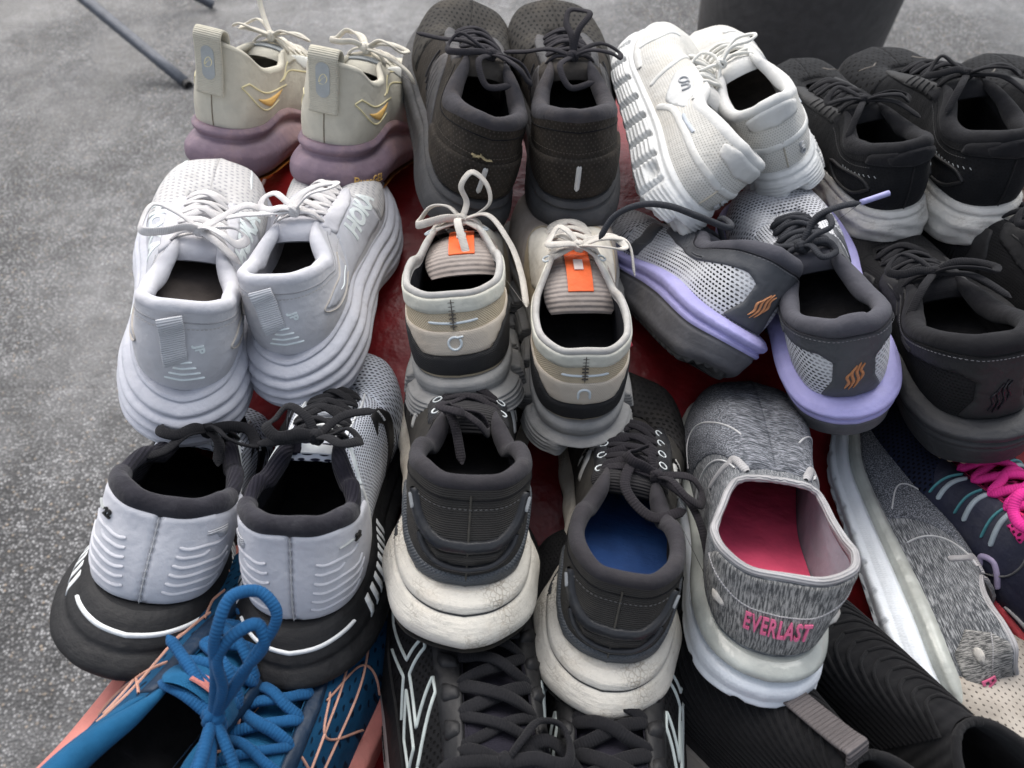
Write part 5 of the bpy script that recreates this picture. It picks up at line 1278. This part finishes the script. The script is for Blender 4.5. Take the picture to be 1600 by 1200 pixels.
def pinknavy(label, pose, side):
    N = M('navy_leather', (.016, .018, .036), .6, 'foam', pb=.3, dirt=.3, dcol=(.09, .09, .10)); PK = M('hot_pink_fabric', (.72, .045, .16), .9, 'knit', (330, 330), (.34, .30), col2=(.42, .02, .09), pb=1)
    PL = M('magenta_lace', (.58, .03, .22), .85, 'rib', f=(300, 650), pb=.28); SO = M('tan_worn_foam', (.42, .35, .28), .75, 'foam', pb=.6, dirt=.5, dcol=(.2, .15, .1)); RD = M('coral_foam', (.52, .06, .08), .6, dirt=.2); W = M('frost_film', (.28, .33, .36), .4)
    s = Shoe('running_shoe', label, 'shoe', None, *pose, L=.27, side=side, th=.044, tf=.034, hext=.006, collar_r=[(0, .0060), (.36, .0075), (.42, .004), (1, .002)])
    s.upper(N); s.inner(PK, M('pink_inside', (.50, .02, .12), .9)); s.insole(M('pink_inside', (.50, .02, .12), .9))
    s.midsole(RD, .62, 1.0, 'midsole_rim', nf=16); s.midsole(SO, 0, .62); s.outsole(M('orange_rubber', (.75, .30, .06), .6), t=.004, lugs=30); s.tongue(M('magenta_mesh', (.5, .03, .18), .85, 'dots', (260, 260), (.3, .3), col2=(.05, .005, .02), pb=1), t=.003)
    for sg in (-1, 1):
        s.patch('vamp', [(sg*.58, .03), (sg*.62, .6), (sg*.74, .96), (sg*.999, .97), (sg*.999, .03)], M('navy_mesh', (.012, .016, .035), .85, 'dots', (330, 330), (.28, .28), col2=(.003, .003, .005), pb=.8, xy=True), .0007, st=.005)
        for q in range(3):
            E = .46 + .075 * q
            s.stroke('side_stripe', [(sg*(E - .03), .50), (sg*E, .78), (sg*(E + .012), .94)], .0036, W, .0014)
            s.stroke('side_stripe', [(sg*(E - .005), .50), (sg*(E + .02), .78), (sg*(E + .03), .94)], .0016, M('teal_line', (.06, .22, .24), .5), .0016)
        s.stroke('side_emblem', [(sg*.36, .20), (sg*.38, .34), (sg*.40, .40), (sg*.425, .34), (sg*.415, .24)], .0042, M('lilac_film', (.30, .26, .38), .45), .0018)
        s.stroke('silver_swoosh', [(sg*.05, .35), (sg*.16, .30), (sg*.26, .16), (sg*.33, .08)], .0050, M('silver_leather', (.24, .24, .25), .4), .0016, taper=[(0, .4), (.5, 1.3), (1, .3)])
        s.stroke('stitch_line', [(sg*.42, .10), (sg*.36, .45), (sg*.36, .78), (sg*.40, .95)], .0012, M('worn_stitch', (.12, .12, .12), .8), .0012)
    return s, PL

def beige(label, pose, side):
    K = M('stone_mesh', (.40, .365, .32), .88, 'dots', (300, 300), (.13, .22), col2=(.10, .09, .08), pb=.6, xy=True, dirt=.3, dcol=(.3, .25, .2))
    G = M('teal_grey_film', (.24, .30, .30), .45); SO = M('cloudy_rubber', (.36, .38, .36), .35, 'foam', pb=.3, dirt=.2)
    mod = lambda S, f: .0012 * np.sin(S * 150 + f * 4) * smooth(.95, .7, f)
    s = Shoe('running_shoe', label, 'shoe', None, *pose, L=.27, side=side, th=.042, tf=.036, mod=mod, prof=[(0, -.002), (.08, .004), (.4, .009), (.8, .004), (1, 0)])
    s.upper(K); s.inner(K, M('inside_black', BLK)); s.insole(M('inside_black', BLK)); s.midsole(SO, n=600); s.outsole(M('grey_rubber', (.10, .10, .10), .7)); s.tongue(K)
    for sg in (-1, 1):
        s.stroke('side_ring', [(sg*(.66 + .07*math.cos(t)), .36 + .20*math.sin(t)) for t in np.linspace(0, 2*math.pi, 14)], .0034, G, .0014, sm=False)
        s.stroke('toe_line', [(sg*.62, .08), (sg*.8, .14), (sg*.999, .20)], .0026, G, .0014)
    b = s.lacing(M('greige_lace', (.56, .53, .48), .9)); b.build('lace', M('greige_lace', (.56, .53, .48)), s.root)
    return s

# ---------------------------------------------------------------- every shoe where it lies: (x, y, z), (pitch, roll, yaw), scale
def done(s, lace=None, rows=5, **k):
    return s
def P(x, y, z, p, r, w, sc=1.0, tw=(0, 0, 0)): return ((x, y, z), (p, r, w), sc, tw)
Z1 = np.array([0, 0, 0.])

cream('cream sneaker with lavender sole, half hidden behind its partner at the back left', P(-.274, .581, .070, -17, 7, -12, 1.0), -1)
cream('cream sneaker with lavender sole and a small yellow print on its heel', P(-.165, .537, .080, -16, 6, -10, 1.0, (-.010, -.002, -.006)), 1, gel=True)

def taupe_bow(s, LC, v=0):
    b = s.lacing(LC, .0026, .0012, rows=5)
    K = s.K(.002, 0.112, 0.062)
    s.bow(b, K, [loop(-.034, -.006, .000, .010), loop(.034, -.018, -.006, .010)] if not v else [loop(.040, .006, -.004, .012), loop(.004, .030, .022, .010)],
          [[(0, 0, 0), (-.018, .006, .003), (-.040, .016, -.004), (-.058, .024, -.008)], [(0, 0, 0), (-.012, -.02, .002), (-.004, -.034, -.008), (.016, -.030, -.006)]], .0026, .0012)
    b.build('lace', LC, s.root)
s, LC = taupe('dusty black shoe leaning left, toe widest, straw bit above its silver heel strip', P(-.041, .488, .074, 3, 16, 6, 1.0, (-.020, .008, -.006)), -1); taupe_bow(s, LC)
s, LC = taupe('dusty black shoe upright with silver heel strip, right of its leaning partner', P(.052, .490, .072, 3, -1, 1, .99, (0, -.005, 0)), 1); taupe_bow(s, LC, 1)

s, LC = white_cloud('white mesh sneaker tipped on its side showing notched sole', P(.122, .487, .083, 1, 42, -1, 1.0, (.004, -.012, -.012)), -1)
b = s.lacing(LC, .0016, .0016, arch=.006); b.build('lace', LC, s.root)
s, LC = white_cloud('white mesh sneaker with red tag, heel toward the viewer, near the bin', P(.247, .528, .084, -4, -27, 6, .96), 1)
b = s.lacing(LC, .0016, .0016, arch=.006)
K = s.K(-.012, 0.108, 0.060); s.bow(b, K, [loop(-.022, .012, .004), loop(.034, .006, .006)], [[(0, 0, 0), (-.01, -.01, -.01), (-.02, .0, -.02)]], .0014, .0014, feet=False)
b.build('lace', LC, s.root)

def black_bow(s, LC, rows=5):
    b = s.lacing(LC, .0030, .0012, rows=rows)
    K = s.K(0, 0.112, 0.062)
    s.bow(b, K, [loop(-.028, .012, .002, .012), loop(.034, -.014, .000, .012)], [[(0, 0, 0), (-.014, -.018, .001), (-.030, -.034, -.014)], [(0, 0, 0), (.018, -.02, .004), (.034, -.040, -.006)]], .0030, .0012)
    b.build('lace', LC, s.root)
s, LC = black_white('black shoe with white sole tipped over beside the white mesh sneaker', P(.331, .500, .056, -3, -10, 9, .91, (-.015, -.004, -.004)), -1); black_bow(s, LC)
s, LC = black_white('black shoe with thick cracked white sole, open collar facing right', P(.394, .484, .068, -3, -8, 4, .95, (-.015, .008, -.004)), 1); black_bow(s, LC)
s, LC = black_white('black shoe at the back right corner, mostly cut off', P(.512, .49, .060, -3, -6, 4, .94), 1); black_bow(s, LC)

def hoka_bow(s, LC, v=0):
    b = s.lacing(LC, .0031, .0009, rows=6)
    K = s.K(0, 0.114, 0.064)
    if v == 0:
        s.bow(b, K, [loop(-.036, -.012, .006, .012), loop(.030, -.014, .004, .012)], [[(0, 0, 0), (.014, .010, .006), (.034, .016, .016), (.050, .012, .012)], [(0, 0, 0), (.012, -.012, .0), (.03, -.02, -.012)]], .0034, .0009)
    else:
        s.bow(b, K, [loop(.030, .022, .008, .012), loop(-.024, .004, .004, .010)], [[(0, 0, 0), (-.014, -.006, .002), (-.038, -.008, .002), (-.052, -.004, -.002)]], .0031, .0009)
    b.build('lace', LC, s.root)
s, LC = hoka('white shoe with ridged sole and ribbed pull tab, left one of its pair', P(-.232, .301, .044, -4, 17, 11, .98, (.004, -.015, 0)), -1); hoka_bow(s, LC)
s, LC = hoka('white shoe with ridged sole, right one, big white lettering on its side', P(-.154, .338, .038, -7, -2, 0, .95, (-.020, 0, -.005)), 1); hoka_bow(s, LC, 1)

def tan_bow(s, LC, SI, v=0):
    b = s.lacing(LC, .0028, .0009, rows=5, S=(.405, .47, .54, .60, .66, .72))
    K = s.K(.004, 0.118, 0.058)
    if v == 0:
        s.bow(b, K, [[(0, 0, 0), (.004, .004, .012), (.003, .006, .025), (.012, .008, .033), (.021, .006, .025), (.021, .002, .012), (.006, 0, 0)], loop(-.034, .002, .000, .012)], [[(0, 0, 0), (.018, -.004, .004), (.034, -.02, -.012), (.042, -.045, -.03), (.044, -.07, -.045)], [(0, 0, 0), (-.002, -.014, .004), (.002, -.03, -.010), (.006, -.04, -.028)]], .0030, .0009)
    else:
        s.bow(b, K, [loop(.032, -.012, .006, .012), loop(-.022, .002, .004, .012)], [[(0, 0, 0), (.018, -.004, .010), (.036, .000, .004), (.042, -.02, -.014)], [(0, 0, 0), (-.012, .01, .002), (-.024, .02, -.008)]], .0030, .0009)
    for sg in (-1, 1):
        E = s.eye(0, sg, .95, S=(.41,)); t = MB()
        t.tube([E + (.003*math.cos(q), .003*math.sin(q), -.001*sg*math.cos(q)) for q in np.linspace(0, 2*math.pi, 9)], .0009, segs=5, step=.0014); t.build('eyelet', SI, s.root)
    b.build('lace', LC, s.root)
s, LC, SI = tan_cloud('beige shoe with ring mark on heel, tall lace loop, orange tongue label', P(-.032, .305, .055, -20, -4, 1, 1.01, (.003, .012, -.006)), -1); tan_bow(s, LC, SI)
s, LC, SI = tan_cloud('beige shoe with arch mark on heel and small red tag', P(.047, .298, .033, -3, 0, 1, .95, (.006, .003, -.002)), 1); tan_bow(s, LC, SI, 1)

LA = M('lavender_tip', (.32, .32, .55), .4)
s, LC = lavender('grey knit shoe with lavender sole tipped on its side, sole showing', P(.143, .349, .055, -22, 36, 13, .95, (0, -.010, -.005)), -1)
b = s.lacing(LC, .0028, .0022, rows=5)
mw = (Matrix.Translation(s.root.location) @ s.root.rotation_euler.to_matrix().to_4x4() @ Matrix.Diagonal((.95, .95, .95, 1))).inverted()
b.tube([tuple(s.eye(0, 1)), tuple(s.K(0, .112, .062))] + [tuple(mw @ Vector(q)) for q in [(0.1413, 0.4040, 0.1563), (0.1236, 0.4005, 0.1664), (0.1048, 0.4074, 0.1696), (0.0870, 0.4147, 0.1652), (0.0707, 0.4152, 0.1552), (0.0609, 0.4086, 0.1405)]], .0024, .0024, taper=True)      # long lace end reaching over to the beige shoe
b.build('lace', LC, s.root)
s, LC = lavender('grey knit shoe with lavender sole sitting upright, copper mark on heel', P(.242, .306, .040, -5, -16, -1, .96, (.002, -.008, 0)), 1)
b = s.lacing(LC, .0026, .0020, rows=5)
K = s.K(-.006, 0.112, 0.062)
s.bow(b, K, [loop(.020, .004, .016, .010), loop(.018, -.014, -.004, .010)], [[(0, 0, 0), (.012, .008, .018), (.030, .012, .020), (.045, .014, .018)], [(0, 0, 0), (-.012, .01, -.004), (-.02, .02, -.01)]], .0026, .0020, round_=True)
s.aglet(K + (.045, .014, .018), K + (.066, .018, .018), LA, .0022)
b.build('lace', LC, s.root)

s, LC = lavender('black padded shoe behind the upright grey knit one, gloss mark on heel', P(.323, .274, .047, -14, -15, -3, .99, (-.005, -.010, -.010)), 1, black=True); black_bow(s, LC)
s, LC = lavender('black shoe with thick laces cut off at the right side', P(.425, .320, .040, -8, -6, 3, .95), 1, black=True); black_bow(s, LC)

def glyc_bow(s, LC, v=0):
    b = s.lacing(LC, .0036, .0010, rows=5)
    K = s.K(.002, .090, .066) if not v else s.K(.004, .100, .066)
    s.bow(b, K, [loop(-.027, -.008, -.003, .013), loop(.028, -.012, .002, .014)] if not v else [loop(-.028, .004, .006, .013), loop(.026, -.006, .002, .010)],
          [[(0, 0, 0), (-.010, -.012, .001), (-.020, -.026, -.008), (-.030, -.036, -.010)], [(0, 0, 0), (.010, -.014, .0), (.014, -.028, -.009)]] if not v else [[(0, 0, 0), (.014, .012, .008), (.034, .020, .008)], [(0, 0, 0), (-.02, -.006, .0), (-.036, -.004, -.004)]], .0036, .0011)
    b.build('lace', LC, s.root)
s, LC = glyc('white knit shoe with black sole, leftmost, black bow spread wide', P(-.226, .146, .032, -28, 23, 9, 1.0, (.014, -.005, -.010)), -1); glyc_bow(s, LC)
s, LC = glyc('white knit shoe with black sole, behind the blue lace loop', P(-.130, .155, .010, -15, 6, 2, .96, (-.025, .015, 0)), 1); glyc_bow(s, LC, 1)

s, LC = ghost('black shoe with cracked cream sole, lace loop inside its collar', P(-.030, .155, .043, -21, 6, 3, 1.02, (-.007, -.008, -.006)), -1)
b = s.lacing(LC, .0030, .0010, rows=5, start=0)
K = s.K(-.014, 0.102, 0.062); s.bow(b, K, [loop(.004, -.016, .006, .008), loop(.026, -.006, -.012, .008)], [[(0, 0, 0), (.004, -.01, -.004), (.010, -.03, -.02)]], .0030, .0010, feet=False, knot=.004)
b.build('lace', LC, s.root)
s, LC = ghost('black shoe with cracked cream sole and blue insole, bow hanging right', P(.048, .131, .011, -16, 2, -11, .97, (-.003, -.004, -.008)), 1, blue=True)
b = s.lacing(LC, .0034, .0010, rows=5)
K = s.K(.016, 0.110, 0.058); s.bow(b, K, [loop(.030, -.006, -.006, .012), loop(-.018, .012, .006, .010)], [[(0, 0, 0), (.022, -.012, -.006), (.036, -.034, -.022), (.040, -.050, -.034)], [(0, 0, 0), (-.014, .006, .004), (-.02, -.014, .0), (.0, -.03, -.008), (.02, -.02, -.006)]], .0034, .0010)
b.build('lace', LC, s.root)

slipon('heathered grey slip-on standing open with pink lining', P(.137, .128, .030, -18, -2, -12, 1.04), -1)
slipon('heathered grey slip-on tipped on its side, long white sole showing', P(.240, .136, -.008, -10, 60, -5, .90), 1, crushed=True)

# front row, running out of the picture
s, LC = blue('blue shoe with salmon edge, big loop standing on its bow', P(-.262, .0, .02, -18, 26, -22, 1.05), -1, open_=True)
b = s.lacing(LC, .0030, .0022, rows=5); K = s.K(.012, 0.114, 0.062)
s.bow(b, K, [loop(-.024, .024, .062, .013), loop(-.014, .016, .052, .008), loop(.03, -.03, -.004, .012)], [[(0, 0, 0), (-.02, .01, .0), (-.045, .02, -.006)], [(0, 0, 0), (.01, -.03, .0), (.0, -.06, -.01)], [(0, 0, 0), (.02, -.03, .0), (.03, -.06, -.01)]], .0030, .0022, round_=True)
b.build('lace', LC, s.root)
s, LC = blue('blue shoe with tangled laces, under the white knit shoe heel', P(-.155, -.03, -.040, -4, 0, -8, 1.0), 1)
b = s.lacing(LC, .0030, .0022, rows=6); b.build('lace', LC, s.root)
s, LC = striped('black shoe with pale outlined stripes and grey sole edge, left one', P(-.022, -.035, -.040, -2, 14, 4, 1.12), -1)
b = s.lacing(LC, .0032, .0014, rows=6); K = s.K(.0, 0.108, 0.056); s.bow(b, K, [loop(.03, .012, .002), loop(-.03, -.02, -.002)], [[(0, 0, 0), (.02, .01, .0), (.045, -.01, -.01)]], .0032, .0014); b.build('lace', LC, s.root)
s, LC = striped('black shoe with pale outlined stripes, under the cracked cream heel', P(.055, -.045, -.062, 0, -4, -2, 1.12), 1)
b = s.lacing(LC, .0032, .0014, rows=6); b.build('lace', LC, s.root)
sock('black rib knit slip-on with mauve pull tab', P(.225, .0, -.045, -4, 0, 30, 1.0), -1)
sock('black rib knit slip-on beneath the tipped grey slip-on', P(.280, .018, -.05, -2, 0, 28, 1.0), 1, tabbed=False)
s, LC = pinknavy('navy shoe with hot pink collar and magenta laces', P(.374, .114, -.016, -8, -6, 12, 1.0), -1)
b = s.lacing(LC, .0034, .0022, rows=5); K = s.K(.0, 0.112, 0.062); s.bow(b, K, [loop(-.03, .0, .002), loop(.03, -.0, .002)], [], .0034, .0022); b.build('lace', LC, s.root)
beige('worn stone mesh shoe with teal ring, lowest at the right', P(.425, -.045, -.045, 0, 0, 35, 1.0), -1)
